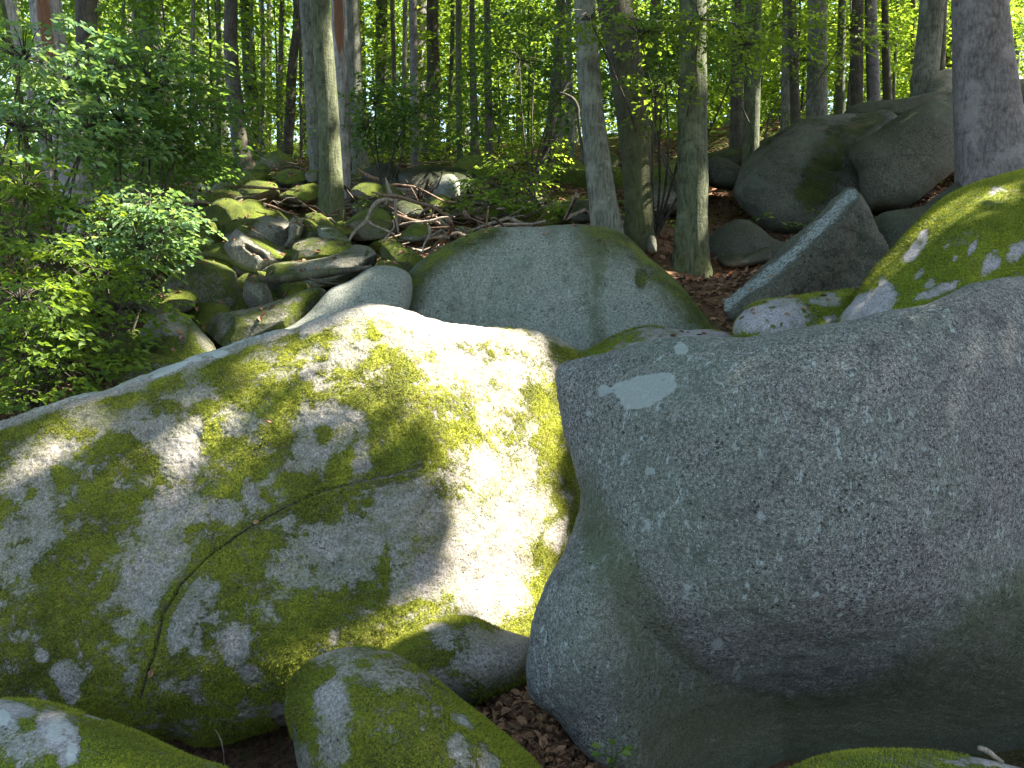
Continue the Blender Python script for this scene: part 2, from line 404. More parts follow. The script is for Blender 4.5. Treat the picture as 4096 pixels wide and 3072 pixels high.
BOULDERS = {}
def boulder(label, sheet, pts, Y, thick, back=None, tilt=.8, n=2.4, seg=(96, 26, 12), mat='field', amp=.03, freq=2.2, moss=.3, mossup=.9,
            name='boulder', cat='boulder', centre=None, depth=None, paint=None, side=0.0, extra=None, group=None, algae=0.0, pole=None, facet=0):
    """outline = where its edges are seen; Y = distance of its face; thick = how far the rounded edge turns away; back = depth behind that"""
    O = smooth_closed(cv(sheet, pts), seg[0])
    if pole is not None: c = cv(sheet, [pole])[0]
    else: c = (O.min(0) + O.max(0)) / 2 * .5 + O.mean(0) * .5
    h = (O[:, 1].max() - O[:, 1].min()) / 2; w = (O[:, 0].max() - O[:, 0].min()) / 2
    hm = h / FPX * Y; wm = w / FPX * Y
    if back is None: back = .9 * min(hm, wm) + .3
    def D(px, py):
        d = Y + tilt * hm * (c[1] - py) / h + side * wm * (px - c[0]) / w
        if depth is not None: d = d + depth(px, py)
        return d
    na, nf, nb = seg
    u = np.linspace(0, 1, nf + 1)[1:]
    r = (.55 * u + .45 * np.sin(u * math.pi / 2)) if nf > 60 else np.sin(u * math.pi / 2)
    PX = c[0] + (O[None, :, 0] - c[0]) * r[:, None]; PY = c[1] + (O[None, :, 1] - c[1]) * r[:, None]
    edge = thick * (1 - (1 - np.minimum(r, 1) ** n) ** (1 / n))
    DD = D(PX.ravel(), PY.ravel()).reshape(PX.shape) + edge[:, None]
    front = at(PX.ravel(), PY.ravel(), DD.ravel())
    pole = at(c[0], c[1], D(np.array([c[0]]), np.array([c[1]]))[0])[None]
    rim = front.reshape(nf, na, 3)[-1]
    rc = rim.mean(0)
    ub = np.linspace(0, 1, nb + 1)[1:-1]
    rb = np.cos(ub * math.pi / 2) ** .8
    bY = (rim[None, :, 1] * rb[:, None] + rc[1] * (1 - rb[:, None])) + back * np.sin(ub * math.pi / 2)[:, None]
    bx = c[0] + (O[None, :, 0] - c[0]) * rb[:, None]; by = c[1] + (O[None, :, 1] - c[1]) * rb[:, None]
    bk = at(bx.ravel(), by.ravel(), bY.ravel()).reshape(len(ub), na, 3)
    bpole = at(c[0], c[1], rc[1] + back)
    V = np.concatenate([pole, front, bk.reshape(-1, 3), bpole[None]])
    rings = nf + len(ub)
    base = 1 + np.arange(rings - 1)[:, None] * na
    j = np.arange(na)[None]; j2 = (j + 1) % na
    F = np.stack([base + j, base + na + j, base + na + j2, base + j2], -1).reshape(-1, 4)
    jj = np.arange(na); jj2 = (jj + 1) % na
    last = 1 + (rings - 1) * na
    # pole fans as degenerate-free quads are avoided: triangles appended through a second mesh pass
    tri = np.concatenate([np.stack([np.zeros(na, int), 1 + jj, 1 + jj2], 1), np.stack([np.full(na, len(V) - 1), last + jj2, last + jj], 1)])
    e1, e2 = V[F[:, 1]] - V[F[:, 0]], V[F[:, 2]] - V[F[:, 0]]
    ny = np.cross(e1, e2)[:na * (nf - 1), 1].sum()
    if ny > 0: F = F[:, ::-1].copy(); tri = tri[:, ::-1].copy()
    me = bpy.data.meshes.new(name)
    me.vertices.add(len(V)); me.vertices.foreach_set('co', V.astype(np.float32).ravel())
    lv = np.concatenate([F.ravel(), tri.ravel()]).astype(np.int32)
    me.loops.add(len(lv)); me.loops.foreach_set('vertex_index', lv)
    ls = np.concatenate([np.arange(len(F)) * 4, F.size + np.arange(len(tri)) * 3]).astype(np.int32)
    me.polygons.add(len(ls)); me.polygons.foreach_set('loop_start', ls)
    me.polygons.foreach_set('use_smooth', np.ones(len(ls), bool))
    me.update(calc_edges=True)
    N = normals_of(me).astype(float)
    npx = np.concatenate([[c[0]], PX.ravel(), np.repeat(-9999, len(V) - 1 - PX.size)]); npy = np.concatenate([[c[1]], PY.ravel(), np.repeat(-9999, len(V) - 1 - PX.size)])
    isf = npx > -9000
    seed = int(abs(hash_str(label))) % 1000
    dis = amp * min(1.5, max(hm, .25) * 1.5) * (fbm(V * freq, 3, seed) + .35 * fbm(V * freq * 4.3, 2, seed + 5))
    V2 = V + N * dis[:, None]
    if facet:
        rf = np.random.default_rng(seed); cc = V2.mean(0)
        for q in range(facet):
            dd = rf.normal(size=3); dd[1] = -abs(dd[1]) * .8; dd /= np.linalg.norm(dd)
            pr = (V2 - cc) @ dd; h_ = pr.max() * rf.uniform(.66, .88)
            over = np.clip(pr - h_, 0, None)
            V2 = V2 - (over * .88)[:, None] * dd
    if extra is not None: V2 = extra(V2, N, npx, npy, isf)
    me.vertices.foreach_set('co', V2.astype(np.float32).ravel()); me.update()
    N = normals_of(me).astype(float)
    mo = moss + mossup * (N[:, 2] - .35) + .45 * fbm(V * 1.7, 3, seed + 11)
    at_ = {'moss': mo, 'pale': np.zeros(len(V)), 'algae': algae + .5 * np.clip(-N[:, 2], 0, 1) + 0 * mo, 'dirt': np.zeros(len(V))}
    if paint is not None: at_ = paint(at_, npx, npy, isf, N, V2)
    for k, a in at_.items():
        A = me.attributes.new(k, 'FLOAT', 'POINT'); A.data.foreach_set('value', np.asarray(a, np.float32))
    me.materials.append(M[mat])
    loc = np.array([V2[:, 0].mean(), V2[:, 1].mean(), V2[:, 2].min()])
    me.vertices.foreach_set('co', (V2 - loc).astype(np.float32).ravel()); me.update()
    o = link(name, me, loc=tuple(loc))
    tag(o, label, cat, group)
    BOULDERS[label] = (o, V2, N, at_, F)
    return o
def hash_str(s):
    h = 7
    for ch in s: h = (h * 31 + ord(ch)) % 1000003
    return h

def strands(o, V, N, mo, F, count, length, seed=1, thr=.5, mat='moss', droop=.6, facing=True):
    """short moss shoots standing on the mossy part of a boulder"""
    rng = np.random.default_rng(seed)
    fm = mo[F].mean(1); P = V[F]
    area = np.linalg.norm(np.cross(P[:, 1] - P[:, 0], P[:, 3] - P[:, 0]), axis=1)
    loc = np.array(o.location)
    ctr = P.mean(1)
    nn = N[F].mean(1)
    view = np.array([0, 0, CAMZ]) - ctr; view /= np.linalg.norm(view, axis=1)[:, None]
    w = area * (np.clip((fm - thr + .2) / .4, 0, 1)) * (((nn * view).sum(1) > -.25) if facing else 1)
    if w.sum() <= 0: return
    idx = rng.choice(len(F), count, p=w / w.sum())
    a, b = rng.random((2, count, 1))
    Q = P[idx]
    pt = (Q[:, 0] * (1 - a) + Q[:, 1] * a) * (1 - b) + (Q[:, 3] * (1 - a) + Q[:, 2] * a) * b
    ns = fbm(pt * 9, 4, seed, .65)
    keep = (fm[idx] - thr - .06 + .35 * ns) > 0
    pt, idx = pt[keep], idx[keep]; k = len(pt)
    nn = nn[idx] + .55 * rng.normal(size=(k, 3)); nn[:, 2] -= droop * rng.random(k)
    nn /= np.linalg.norm(nn, axis=1)[:, None]
    sd = np.cross(nn, rng.normal(size=(k, 3))); sd /= np.linalg.norm(sd, axis=1)[:, None]
    L = length * (.5 + rng.random((k, 1))); W = L * .30
    base = pt - nn * L * .25
    VV = np.stack([base - sd * W / 2, base + sd * W / 2, base + nn * L * 1.1], 1).reshape(-1, 3) - loc
    tone = np.clip(.5 + .5 * fbm(pt * 2.6, 3, seed + 3) * 1.3 + .25 * rng.normal(size=k), 0, 1)
    me = mesh_from('moss', VV, np.arange(3 * k).reshape(-1, 3), M[mat], {'rnd': np.repeat(tone, 3)})
    m = link('moss', me, o)
    tag(m, kind='stuff')

# --- the big slab at left
crack = cv('F', [(915, 1008), (840, 1028), (780, 1040), (700, 1060), (640, 1085), (550, 1130), (460, 1190), (390, 1260), (350, 1330), (335, 1400), (318, 1450), (300, 1515)])
def slab_depth(px, py):
    t = np.clip((px - 400) / 200, 0, 1)
    d = 1.0 * t ** 1.6
    d = d - .16 * np.exp(-((px - 380) / 120) ** 2 - ((py - 420) / 90) ** 2)
    d = d + .10 * np.exp(-((px - 250) / 60) ** 2 - ((py - 345) / 25) ** 2)
    s = np.clip((py - 640) / 110, 0, 1)
    return d + .35 * s ** 2
def slab_extra(V, N, px, py, isf):
    d = np.where(isf, seg_dist(px, py, crack), 99)
    d = d + 1.1 * fbm(V * 14, 3, 4) + .9 * np.clip(fbm(V * 3, 2, 9), 0, 1)
    g = np.exp(-(np.clip(d, 0, 99) / 1.5) ** 2) * np.clip(1.4 - py / 900, .3, 1)
    lip = np.exp(-((d - 5) / 4) ** 2)
    V = V - N * (.032 * g * np.clip((py - 380) / 160, .35, 1))[:, None]
    return V + N * (.012 * fbm(V * 14, 3, 31) + .006 * fbm(V * 45, 2, 32))[:, None]
rockpatch = [(170, 580, 90, 60, .15), (620, 580, 70, 110, .0), (500, 500, 110, 40, .25), (650, 410, 90, 40, .2), (330, 470, 120, 35, .45), (800, 500, 70, 70, .35),
             (90, 700, 90, 90, .3), (60, 900, 70, 130, .38), (130, 850, 60, 60, .35), (1120, 500, 125, 70, 0.), (1040, 590, 60, 60, .0), (940, 670, 70, 40, .05, -30),
             (850, 740, 32, 70, 0.), (1225, 610, 28, 75, .1), (660, 790, 130, 45, .12), (545, 900, 65, 160, .02, 8), (500, 1060, 70, 110, .05, 20), (425, 1190, 36, 45, .05, 20),
             (1330, 850, 150, 150, -.02), (1100, 930, 190, 85, 0.), (980, 1010, 130, 50, .1), (1200, 990, 130, 50, .05), (1420, 1050, 85, 110, -.05), (920, 820, 60, 40, .1),
             (650, 1060, 90, 45, .1), (690, 1120, 70, 50, .12), (590, 1190, 55, 60, .1), (800, 1230, 42, 80, .1), (850, 1330, 45, 28, .1), (670, 1250, 30, 40, .25),
             (235, 1360, 40, 70, .05), (150, 1290, 20, 20, .15), (125, 1420, 22, 22, .15), (280, 1270, 15, 40, .15), (940, 1490, 28, 36, .0), (1150, 1210, 25, 30, .3),
             (1480, 200, 260, 60, -.1), (1180, 250, 130, 70, .3), (1100, 330, 120, 50, .4), (1600, 300, 200, 110, .25), (1720, 250, 110, 70, .3), (1680, 480, 100, 130, .42),
             (1660, 820, 150, 260, -.1, 8), (1640, 1050, 130, 160, -.2), (1880, 870, 40, 50, .05), (1890, 210, 80, 40, .15), (1300, 190, 60, 40, .1),
             (1080, 520, 26, 30, 1), (950, 710, 45, 40, .9), (1000, 880, 35, 50, .8), (870, 1000, 25, 40, .8), (1240, 200, 35, 32, 1.1), (1320, 130, 25, 12, .6),
             (1400, 1120, 60, 20, 1), (1310, 980, 22, 70, .9), (1260, 760, 25, 25, .8), (880, 900, 60, 20, .7)]
def slab_paint(A, px, py, isf, N, V):
    m = blobs(px, py, 'Z2', [(b[0], b[1], b[2], b[3], .12 + .7 * b[4], *b[5:]) for b in rockpatch], .80, 46, 3, 1.15)
    ridge = cv('Z2', [(-150, 560), (0, 490), (90, 460), (230, 415), (350, 390), (430, 360), (540, 320), (640, 275), (760, 235), (860, 200), (940, 178), (1060, 145), (1150, 115), (1230, 100), (1320, 105), (1420, 135), (1500, 158), (1600, 170)])
    d = seg_dist(px, py, ridge)
    m = m - 1.4 * np.clip(1.15 - d / np.where(px < 300, 9., 17.), 0, 1)
    m = m + ragged(V, .62) - .12 * (px < 200)
    A['moss'] = np.where(isf, m, -1)
    A['algae'] = np.clip(.75 - np.abs(d - 22) / 30, 0, .75) * np.clip((400 - px) / 90, 0, 1) + .15 * (px < 130) + .05
    A['pale'] = np.where(isf, .55 * np.exp(-(d / 5) ** 2) * (px < 330), 0) + blobs(px, py, 'Z2', [(570, 320, 60, 12, .7, -25), (740, 262, 30, 12, .9), (660, 280, 20, 8, .8), (250, 620, 20, 10, .4), (905, 900, 8, 8, .8), (800, 1180, 35, 20, .5), (70, 760, 40, 12, .6), (110, 880, 30, 10, .5)])
    dc = np.where(isf, seg_dist(px, py, crack), 99)
    A['dirt'] = np.exp(-((dc + 1.0 * np.clip(fbm(V * 11, 3, 4), 0, 1)) / 1.3) ** 2) * np.clip((py - 400) / 120, .55, 1)
    A['moss'] = np.where(dc < 9, np.maximum(A['moss'], .75 - dc * .02), A['moss'])
    A['moss'] = np.where(dc < 1.0, .1, A['moss'])
    return A
L_SLAB = 'huge mossy slab with a curved crack and the blazing sun patch at left'
boulder(L_SLAB, 'Z2', [(-150, 560), (0, 490), (90, 460), (230, 415), (350, 390), (430, 360), (540, 320), (640, 275), (760, 235), (860, 200), (940, 178), (990, 178), (1060, 145), (1150, 115), (1230, 100), (1320, 105), (1420, 135),
                       (1500, 158), (1600, 170), (1750, 182), (1850, 205), (1960, 262), (2030, 340), (2080, 500), (2130, 800), (2120, 1000), (2030, 1200), (1850, 1350), (1600, 1430), (1200, 1480), (980, 1515), (850, 1550), (700, 1585),
                       (560, 1560), (420, 1590), (200, 1640), (-100, 1700), (-320, 1500), (-380, 1000), (-320, 700)],
        4.75, .38, back=.9, tilt=.62, n=4.5, seg=(720, 230, 16), mat='slab', amp=.018, freq=1.6, depth=slab_depth, paint=slab_paint, extra=slab_extra, pole=(900, 860))

# --- the big grey boulder at right
def right_depth(px, py):
    ox, oy, s = SC['Z3']; x, y = (px - ox) / s, (py - oy) / s
    rho = np.sqrt(((x - 1120) / 880) ** 2 + ((y - 560) / 900) ** 2)
    dome = -.46 * np.clip(1 - rho ** 2.4, 0, 1)
    lobe = -.22 * np.exp(-((x - 300) / 170) ** 2 - ((y - 1200) / 300) ** 2)
    under = 1.05 * np.clip((y - 1080) / 600, 0, 1) ** 1.5 * np.clip((x - 450) / 500, 0, 1)
    left = -.0 * x + .10 * np.clip((x - 1300) / 700, 0, 1)
    return dome + lobe + under + left
def right_extra(V, N, px, py, isf):
    g = fbm(V * np.array([1.2, 1.2, 1.2]) * 2.2, 3, 77)
    return V + N * (.020 * g + .005 * fbm(V * 22, 3, 31) + .003 * fbm(V * 60, 2, 33))[:, None]
def right_paint(A, px, py, isf, N, V):
    ox, oy, s = SC['Z3']; x, y = (px - ox) / s, (py - oy) / s
    A['moss'] = np.full(len(px), -.9) + .9 * blobs(px, py, 'Z3', [(650, 245, 25, 10, 1), (830, 385, 8, 7, 1.2), (655, 485, 6, 6, 1.2), (560, 575, 6, 6, 1), (345, 262, 60, 10, .9), (500, 215, 120, 7, .8)], 0, 0)
    pale = blobs(px, py, 'Z3', [(485, 385, 98, 50, 1.1, -8), (450, 430, 50, 22, 1.0), (560, 360, 34, 34, 1.05), (420, 375, 34, 22, 1), (350, 387, 22, 20, 1), (605, 238, 27, 23, 1), (505, 662, 16, 13, .95), (876, 807, 14, 12, .95),
                                (298, 462, 10, 10, .9), (640, 1060, 42, 60, .5, -20), (690, 1120, 40, 30, .42), (1215, 1090, 20, 75, .52), (735, 1232, 28, 22, .62), (800, 1330, 16, 45, .55), (975, 1410, 14, 25, .55), (910, 1420, 12, 14, .6), (495, 850, 22, 50, .52, -10),
                                (1550, 905, 20, 20, .5), (1405, 1070, 12, 25, .5), (240, 400, 9, 35, .5), (1310, 440, 12, 45, .45, 15), (1330, 640, 10, 25, .5), (1180, 480, 12, 40, .42), (1140, 660, 30, 25, .42), (1010, 420, 12, 40, .4), (1400, 270, 14, 22, .5), (1380, 480, 14, 20, .5)], 0, 11)
    A['pale'] = np.where(isf, pale, 0)
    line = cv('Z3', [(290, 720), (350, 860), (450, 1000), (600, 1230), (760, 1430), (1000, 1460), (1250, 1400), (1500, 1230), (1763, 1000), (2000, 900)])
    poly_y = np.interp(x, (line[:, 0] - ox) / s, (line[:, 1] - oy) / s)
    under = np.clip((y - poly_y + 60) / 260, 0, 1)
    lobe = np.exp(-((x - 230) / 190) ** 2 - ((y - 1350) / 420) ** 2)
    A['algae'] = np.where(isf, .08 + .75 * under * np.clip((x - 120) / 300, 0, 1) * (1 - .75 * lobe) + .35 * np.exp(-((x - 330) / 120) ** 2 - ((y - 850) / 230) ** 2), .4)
    A['algae'] += .45 * np.exp(-(seg_dist(px, py, line) / 20) ** 2) + .5 * np.where(isf, np.clip((y - 1250) / 350, 0, 1) * np.clip((x - 500) / 300, 0, 1), 0)  # algae film, deepened to stand in for shade under the bulge
    return A
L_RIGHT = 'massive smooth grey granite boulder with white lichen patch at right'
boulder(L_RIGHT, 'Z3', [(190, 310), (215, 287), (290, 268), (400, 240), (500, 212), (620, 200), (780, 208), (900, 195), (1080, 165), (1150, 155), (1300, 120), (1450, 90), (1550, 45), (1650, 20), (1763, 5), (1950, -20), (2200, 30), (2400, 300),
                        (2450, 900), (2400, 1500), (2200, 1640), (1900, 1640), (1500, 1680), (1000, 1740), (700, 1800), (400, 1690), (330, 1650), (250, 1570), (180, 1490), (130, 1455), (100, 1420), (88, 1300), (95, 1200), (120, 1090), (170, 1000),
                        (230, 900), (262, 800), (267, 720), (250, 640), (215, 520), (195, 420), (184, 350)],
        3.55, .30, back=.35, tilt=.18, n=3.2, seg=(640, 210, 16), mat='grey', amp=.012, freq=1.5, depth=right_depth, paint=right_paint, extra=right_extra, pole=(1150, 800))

# --- foreground boulders
def fg(mblobs, base, pblobs=(), warp=22, up=0.0, algae=.1):
    def paint(A, px, py, isf, N, V):
        A['moss'] = np.where(isf, blobs(px, py, 'Z2', mblobs, base, warp, 3, 1.1) + up * (N[:, 2] - .4) + ragged(V, .5), .3)
        A['pale'] = np.where(isf, blobs(px, py, 'Z2', list(pblobs), 0, 8), 0)
        A['algae'] = A['algae'] * .6 + algae
        return A
    return paint
L_EGG = 'rounded egg-shaped mossy boulder with grey bare crown in the bottom middle'
boulder(L_EGG, 'Z2', [(960, 1440), (985, 1360), (1040, 1300), (1130, 1260), (1220, 1250), (1320, 1268), (1430, 1330), (1540, 1420), (1640, 1500), (1740, 1580), (1820, 1660), (1850, 1760), (1700, 1850), (1300, 1880), (1080, 1800), (1010, 1680), (985, 1560)],
        2.95, .40, back=.45, tilt=.75, n=2.3, seg=(260, 80, 12), mat='slab', amp=.02, moss=.5,
        paint=fg([(1240, 1320, 190, 55, .18, 12), (1110, 1430, 50, 60, -.1), (1150, 1470, 35, 40, 0), (1130, 1570, 50, 90, .1), (1560, 1500, 45, 16, .1, 25), (1545, 1585, 32, 36, 0), (1650, 1640, 35, 30, .1), (1320, 1530, 12, 20, .2), (1010, 1650, 40, 90, .1)], .74,
                 [(1240, 1300, 120, 25, .36), (1560, 1500, 30, 10, .6, 25)], algae=.25))
L_WEDGE = 'low mossy boulder wedged between the slab and the egg-shaped boulder'
boulder(L_WEDGE, 'Z2', [(1260, 1290), (1330, 1225), (1420, 1185), (1500, 1155), (1560, 1148), (1620, 1160), (1680, 1185), (1740, 1205), (1800, 1230), (1830, 1300), (1790, 1370), (1700, 1420), (1600, 1450), (1450, 1440), (1320, 1400), (1250, 1350)],
        4.0, .40, back=.35, tilt=.55, n=2.4, seg=(200, 50, 12), mat='slab', amp=.02, paint=fg([(1460, 1190, 40, 22, .1), (1640, 1260, 90, 80, .12, -40), (1740, 1240, 50, 60, -.2), (1500, 1240, 30, 30, .3), (1450, 1410, 120, 60, .1)], .72, algae=.35))
L_BL = 'mossy boulder with pale lichen patches in the bottom left corner'
boulder(L_BL, 'Z2', [(-250, 1500), (-120, 1445), (0, 1428), (90, 1430), (200, 1450), (330, 1490), (450, 1530), (560, 1580), (660, 1625), (770, 1665), (860, 1760), (700, 1900), (200, 2000), (-250, 1950), (-350, 1700)],
        2.35, .42, back=.45, tilt=.7, n=2.4, seg=(300, 90, 12), mat='mossy', amp=.02,
        paint=fg([(190, 1540, 70, 60, -.3, 50), (60, 1470, 60, 30, 0.), (10, 1500, 45, 50, -.3), (10, 1560, 30, 22, -.2), (240, 1600, 30, 60, .05), (70, 1590, 80, 60, .42), (310, 1485, 30, 8, .1, 20)], .85,
                 [(200, 1530, 45, 60, .6, 60), (240, 1610, 22, 50, .6), (10, 1490, 30, 30, .7)], algae=.1))
L_BR = 'flat mossy boulder top peeking into the bottom right corner'
boulder(L_BR, 'Z3', [(900, 1700), (990, 1655), (1080, 1620), (1180, 1602), (1300, 1597), (1450, 1602), (1600, 1622), (1750, 1655), (1900, 1700), (2000, 1850), (1600, 2000), (1100, 2000), (900, 1850)],
        2.15, .25, back=.5, tilt=1.3, n=2.3, seg=(240, 60, 12), mat='mossy', amp=.02,
        paint=lambda A, px, py, isf, N, V: {**A, 'moss': np.where(isf, blobs(px, py, 'Z3', [(1700, 1645, 130, 14, .0, 12), (1560, 1640, 60, 10, .2)], .85, 10), .3) + ragged(V, .4), 'pale': 0 * px})

# --- boulders behind the two giants
def mpaint(sheet, mb, base, pb=(), warp=15, up=0., algae=0., pbase=0.):
    def paint(A, px, py, isf, N, V):
        A['moss'] = np.where(isf, blobs(px, py, sheet, mb, base, warp, 3, 1.3) + up * (N[:, 2] - .4) + ragged(V * .8, .7), base)
        A['pale'] = np.where(isf, blobs(px, py, sheet, list(pb), pbase, 6), 0)
        A['algae'] = A['algae'] + algae + (blobs(px, py, sheet, list(getattr(paint, 'al', ())), 0, 10))
        return A
    return paint
L_MOSSR = 'big bright green mossy boulder with bare lilac grey streaks at right edge'
boulder(L_MOSSR, 'Z5', [(830, 1290), (930, 1130), (1000, 1020), (1100, 880), (1250, 720), (1450, 500), (1650, 340), (1850, 250), (2205, 150), (2600, 90), (3000, 300), (3150, 900), (2700, 1500), (1800, 1650), (900, 1550)],
        5.6, .7, back=1.0, tilt=.75, n=2.6, seg=(360, 110, 12), mat='mossy', amp=.02, side=-.12,
        paint=mpaint('Z5', [(1050, 1160, 210, 110, -.25, -15), (1180, 1010, 50, 60, 0), (1380, 740, 110, 45, -.2, -45), (1480, 660, 45, 35, -.1, -60), (1440, 910, 85, 35, -.1, -55), (1530, 1000, 60, 50, 0, -50), (1660, 990, 80, 35, 0, -50), (1800, 720, 60, 25, .1, -55),
                              (1960, 820, 100, 45, .05, -50), (2150, 720, 90, 60, -.1, -50), (1990, 300, 60, 30, .3, -40), (1640, 730, 30, 14, .2, -40), (1700, 810, 40, 15, .2, -50), (1500, 1090, 100, 30, .2, -15)], 1.05, (), 55))
L_WHITE = 'small pale grey boulder with a bright moss cap behind the big grey one'
boulder(L_WHITE, 'Z5', [(60, 1300), (120, 1210), (200, 1140), (350, 1100), (600, 1065), (800, 1045), (960, 1032), (1010, 1150), (1000, 1300), (900, 1450), (500, 1520), (100, 1450)],
        6.2, .35, back=.5, tilt=.7, n=2.4, seg=(160, 40, 12), mat='mossy', amp=.02,
        paint=mpaint('Z5', [(330, 1240, 260, 130, -.3), (780, 1110, 130, 50, .1), (250, 1130, 140, 14, .8, -20), (350, 1165, 30, 10, .7), (310, 1260, 15, 20, .7), (360, 1300, 25, 16, .7), (410, 1290, 10, 20, .7), (780, 1240, 50, 30, .3)], .95, (), 12))
def grey_paint(A, px, py, isf, N, V):
    r = cv('F', [(1290, 498), (1370, 525), (1440, 590), (1510, 665), (1575, 722)]); l = cv('F', [(1060, 498), (960, 540), (905, 590), (868, 650), (850, 690)])
    dr, dl = seg_dist(px, py, r), seg_dist(px, py, l)
    m = np.maximum(.85 - np.clip(dr - 3, 0, 99) / 22, .85 - dl / 19)
    m = np.maximum(m, blobs(px, py, 'F', [(1385, 600, 16, 28, .7)], -.5))
    A['moss'] = np.where(isf, np.clip(m, -.3, 1) + ragged(V * .8, .35), .5)
    x = (px - 0) / .46293
    A['algae'] = np.where(isf, .26 + .5 * np.exp(-(dr / 30) ** 2) + .5 * np.exp(-(dl / 22) ** 2) + .30 * np.exp(-(((x - 1290) / 22) ** 2)) + .9 * np.clip(fbm(np.stack([V[:, 0] * 4, V[:, 1], V[:, 2] * .8], 1), 4, 5), 0, 1), .5)
    A['pale'] = 0 * px
    return A
L_GREY = 'broad flat-faced blue-grey boulder in the middle with mossy shoulders'
boulder(L_GREY, 'F', [(835, 680), (850, 645), (875, 600), (905, 565), (960, 530), (1040, 495), (1160, 489), (1260, 486), (1340, 503), (1400, 555), (1470, 615), (1530, 685), (1585, 722), (1600, 790), (1400, 860), (1100, 880), (900, 830), (830, 740)],
        7.4, .8, back=.8, tilt=.45, n=5.0, seg=(320, 100, 12), mat='mid', amp=.014, freq=1.3, algae=.0,
        paint=grey_paint)
L_GREYSLAB = 'smooth pale grey slab leaning against the left of the flat-faced boulder'
boulder(L_GREYSLAB, 'A', [(1180, 1260), (1300, 1200), (1420, 1110), (1560, 950), (1700, 890), (1850, 800), (1940, 787), (2030, 800), (2110, 845), (2130, 950), (2100, 1100), (2000, 1300), (1600, 1450), (1250, 1420)],
        7.0, .5, back=.6, tilt=.6, n=3.5, seg=(160, 40, 12), mat='mid', moss=-.5, mossup=.1, amp=.015)
L_Q = 'dark mossy low rock peeking out between the two giant boulders'
boulder(L_Q, 'F', [(1250, 770), (1290, 745), (1340, 718), (1400, 703), (1470, 712), (1540, 712), (1590, 730), (1620, 800), (1450, 860), (1280, 830)],
        6.5, .4, back=.4, tilt=.9, n=2.6, seg=(120, 30, 10), mat='mossy', moss=.5, amp=.02,
        paint=mpaint('F', [(1520, 722, 60, 10, -.1), (1460, 740, 60, 14, .1)], .7, (), 8))
L_POINT = 'tall pointed block with a pale green ridge leaning up to the right'
def point_depth(px, py):
    rid = cv('Z5', [(985, 370), (800, 570), (620, 735), (480, 860), (300, 1010), (60, 1200)])
    yy = np.interp(px, rid[::-1, 0], rid[::-1, 1])
    above = np.clip((yy - py) / 14, 0, 1.6)
    right = np.clip((py - yy) / 60, 0, 1)
    return .38 * above + .30 * right * np.clip((px - 770) / 80, 0, 1)
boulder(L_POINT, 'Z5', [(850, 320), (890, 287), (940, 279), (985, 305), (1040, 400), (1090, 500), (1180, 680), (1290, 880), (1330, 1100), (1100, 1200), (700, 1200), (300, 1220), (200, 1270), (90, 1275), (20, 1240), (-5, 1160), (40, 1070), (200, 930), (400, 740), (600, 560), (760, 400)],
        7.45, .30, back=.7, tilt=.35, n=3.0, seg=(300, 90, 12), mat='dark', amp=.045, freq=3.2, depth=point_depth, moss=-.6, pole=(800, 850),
        paint=lambda A, px, py, isf, N, V: {**A, 'moss': 0 * px - .4, 'algae': .2 + 0 * px, 'pale': np.where(isf, .56 * np.exp(-(seg_dist(px, py, cv('Z5', [(0, 1150), (250, 960), (470, 790), (700, 565), (860, 400), (935, 330)])) / 9.0) ** 4), 0)})  # pale strip puts the ridge facet's lighter shading into the colour
boulder('bluish rock ramp between the pointed block and the bright mossy boulder', 'Z5', [(1080, 560), (1130, 480), (1330, 430), (1450, 410), (1560, 340), (1680, 250), (1790, 180), (1950, 250), (2000, 600), (1700, 900), (1300, 1000), (1150, 800)],
        8.6, .5, back=.5, tilt=.9, n=2.8, mat='dark', seg=(140, 36, 10), moss=.0, mossup=.3)

# --- the pile at upper right
boulder('large dark slab tilted up at the left of the upper right pile', 'Q4', [(-230, 1260), (-220, 1200), (-160, 1060), (0, 900), (150, 812), (260, 762), (440, 745), (640, 730), (800, 712), (860, 780), (800, 1000), (780, 1250), (700, 1450), (400, 1540), (200, 1545), (0, 1500), (-120, 1400)],
        12.2, .9, back=1.2, tilt=.55, n=3.0, seg=(200, 60, 12), mat='dark', amp=.02, algae=.1,
        paint=mpaint('Q4', [(650, 780, 150, 45, .8, -20), (480, 900, 110, 90, .75, -40), (350, 1100, 110, 200, .75, 15), (280, 1280, 90, 80, .7), (560, 820, 180, 60, .8, -25), (80, 860, 160, 22, .6, -32), (300, 790, 120, 22, .55)], -.1, [(250, 1235, 22, 16, .6), (280, 1330, 60, 30, .35)], 30, algae=.1))
boulder('dark rounded boulder leaning on the tilted slab in the upper right pile', 'Q4', [(520, 1010), (560, 940), (700, 850), (850, 750), (960, 690), (1070, 655), (1180, 670), (1280, 720), (1310, 850), (1270, 1000), (1190, 1120), (1080, 1210), (1000, 1275), (880, 1345), (760, 1372), (650, 1365), (600, 1250), (580, 1120)],
        11.5, .8, back=1.0, tilt=.3, n=3.0, seg=(180, 50, 12), mat='dark', amp=.025, moss=-.1, mossup=.6, algae=.15)
boulder('flat shelf rock on top of the upper right pile', 'Q4', [(490, 740), (520, 700), (620, 662), (860, 640), (1000, 608), (1150, 590), (1290, 585), (1360, 700), (1290, 800), (1200, 790), (1000, 760), (700, 760)],
        13.4, .5, back=1.2, tilt=.9, n=2.8, mat='dark', moss=.25, mossup=.5, seg=(120, 30, 10))
boulder('pale rounded knob of rock crowning the upper right pile', 'Q4', [(1025, 570), (1050, 505), (1110, 462), (1190, 444), (1245, 480), (1270, 560), (1260, 640), (1050, 640)],
        14.0, .5, back=.7, tilt=.8, n=2.3, mat='field', moss=.1, mossup=.4, seg=(90, 24, 10))
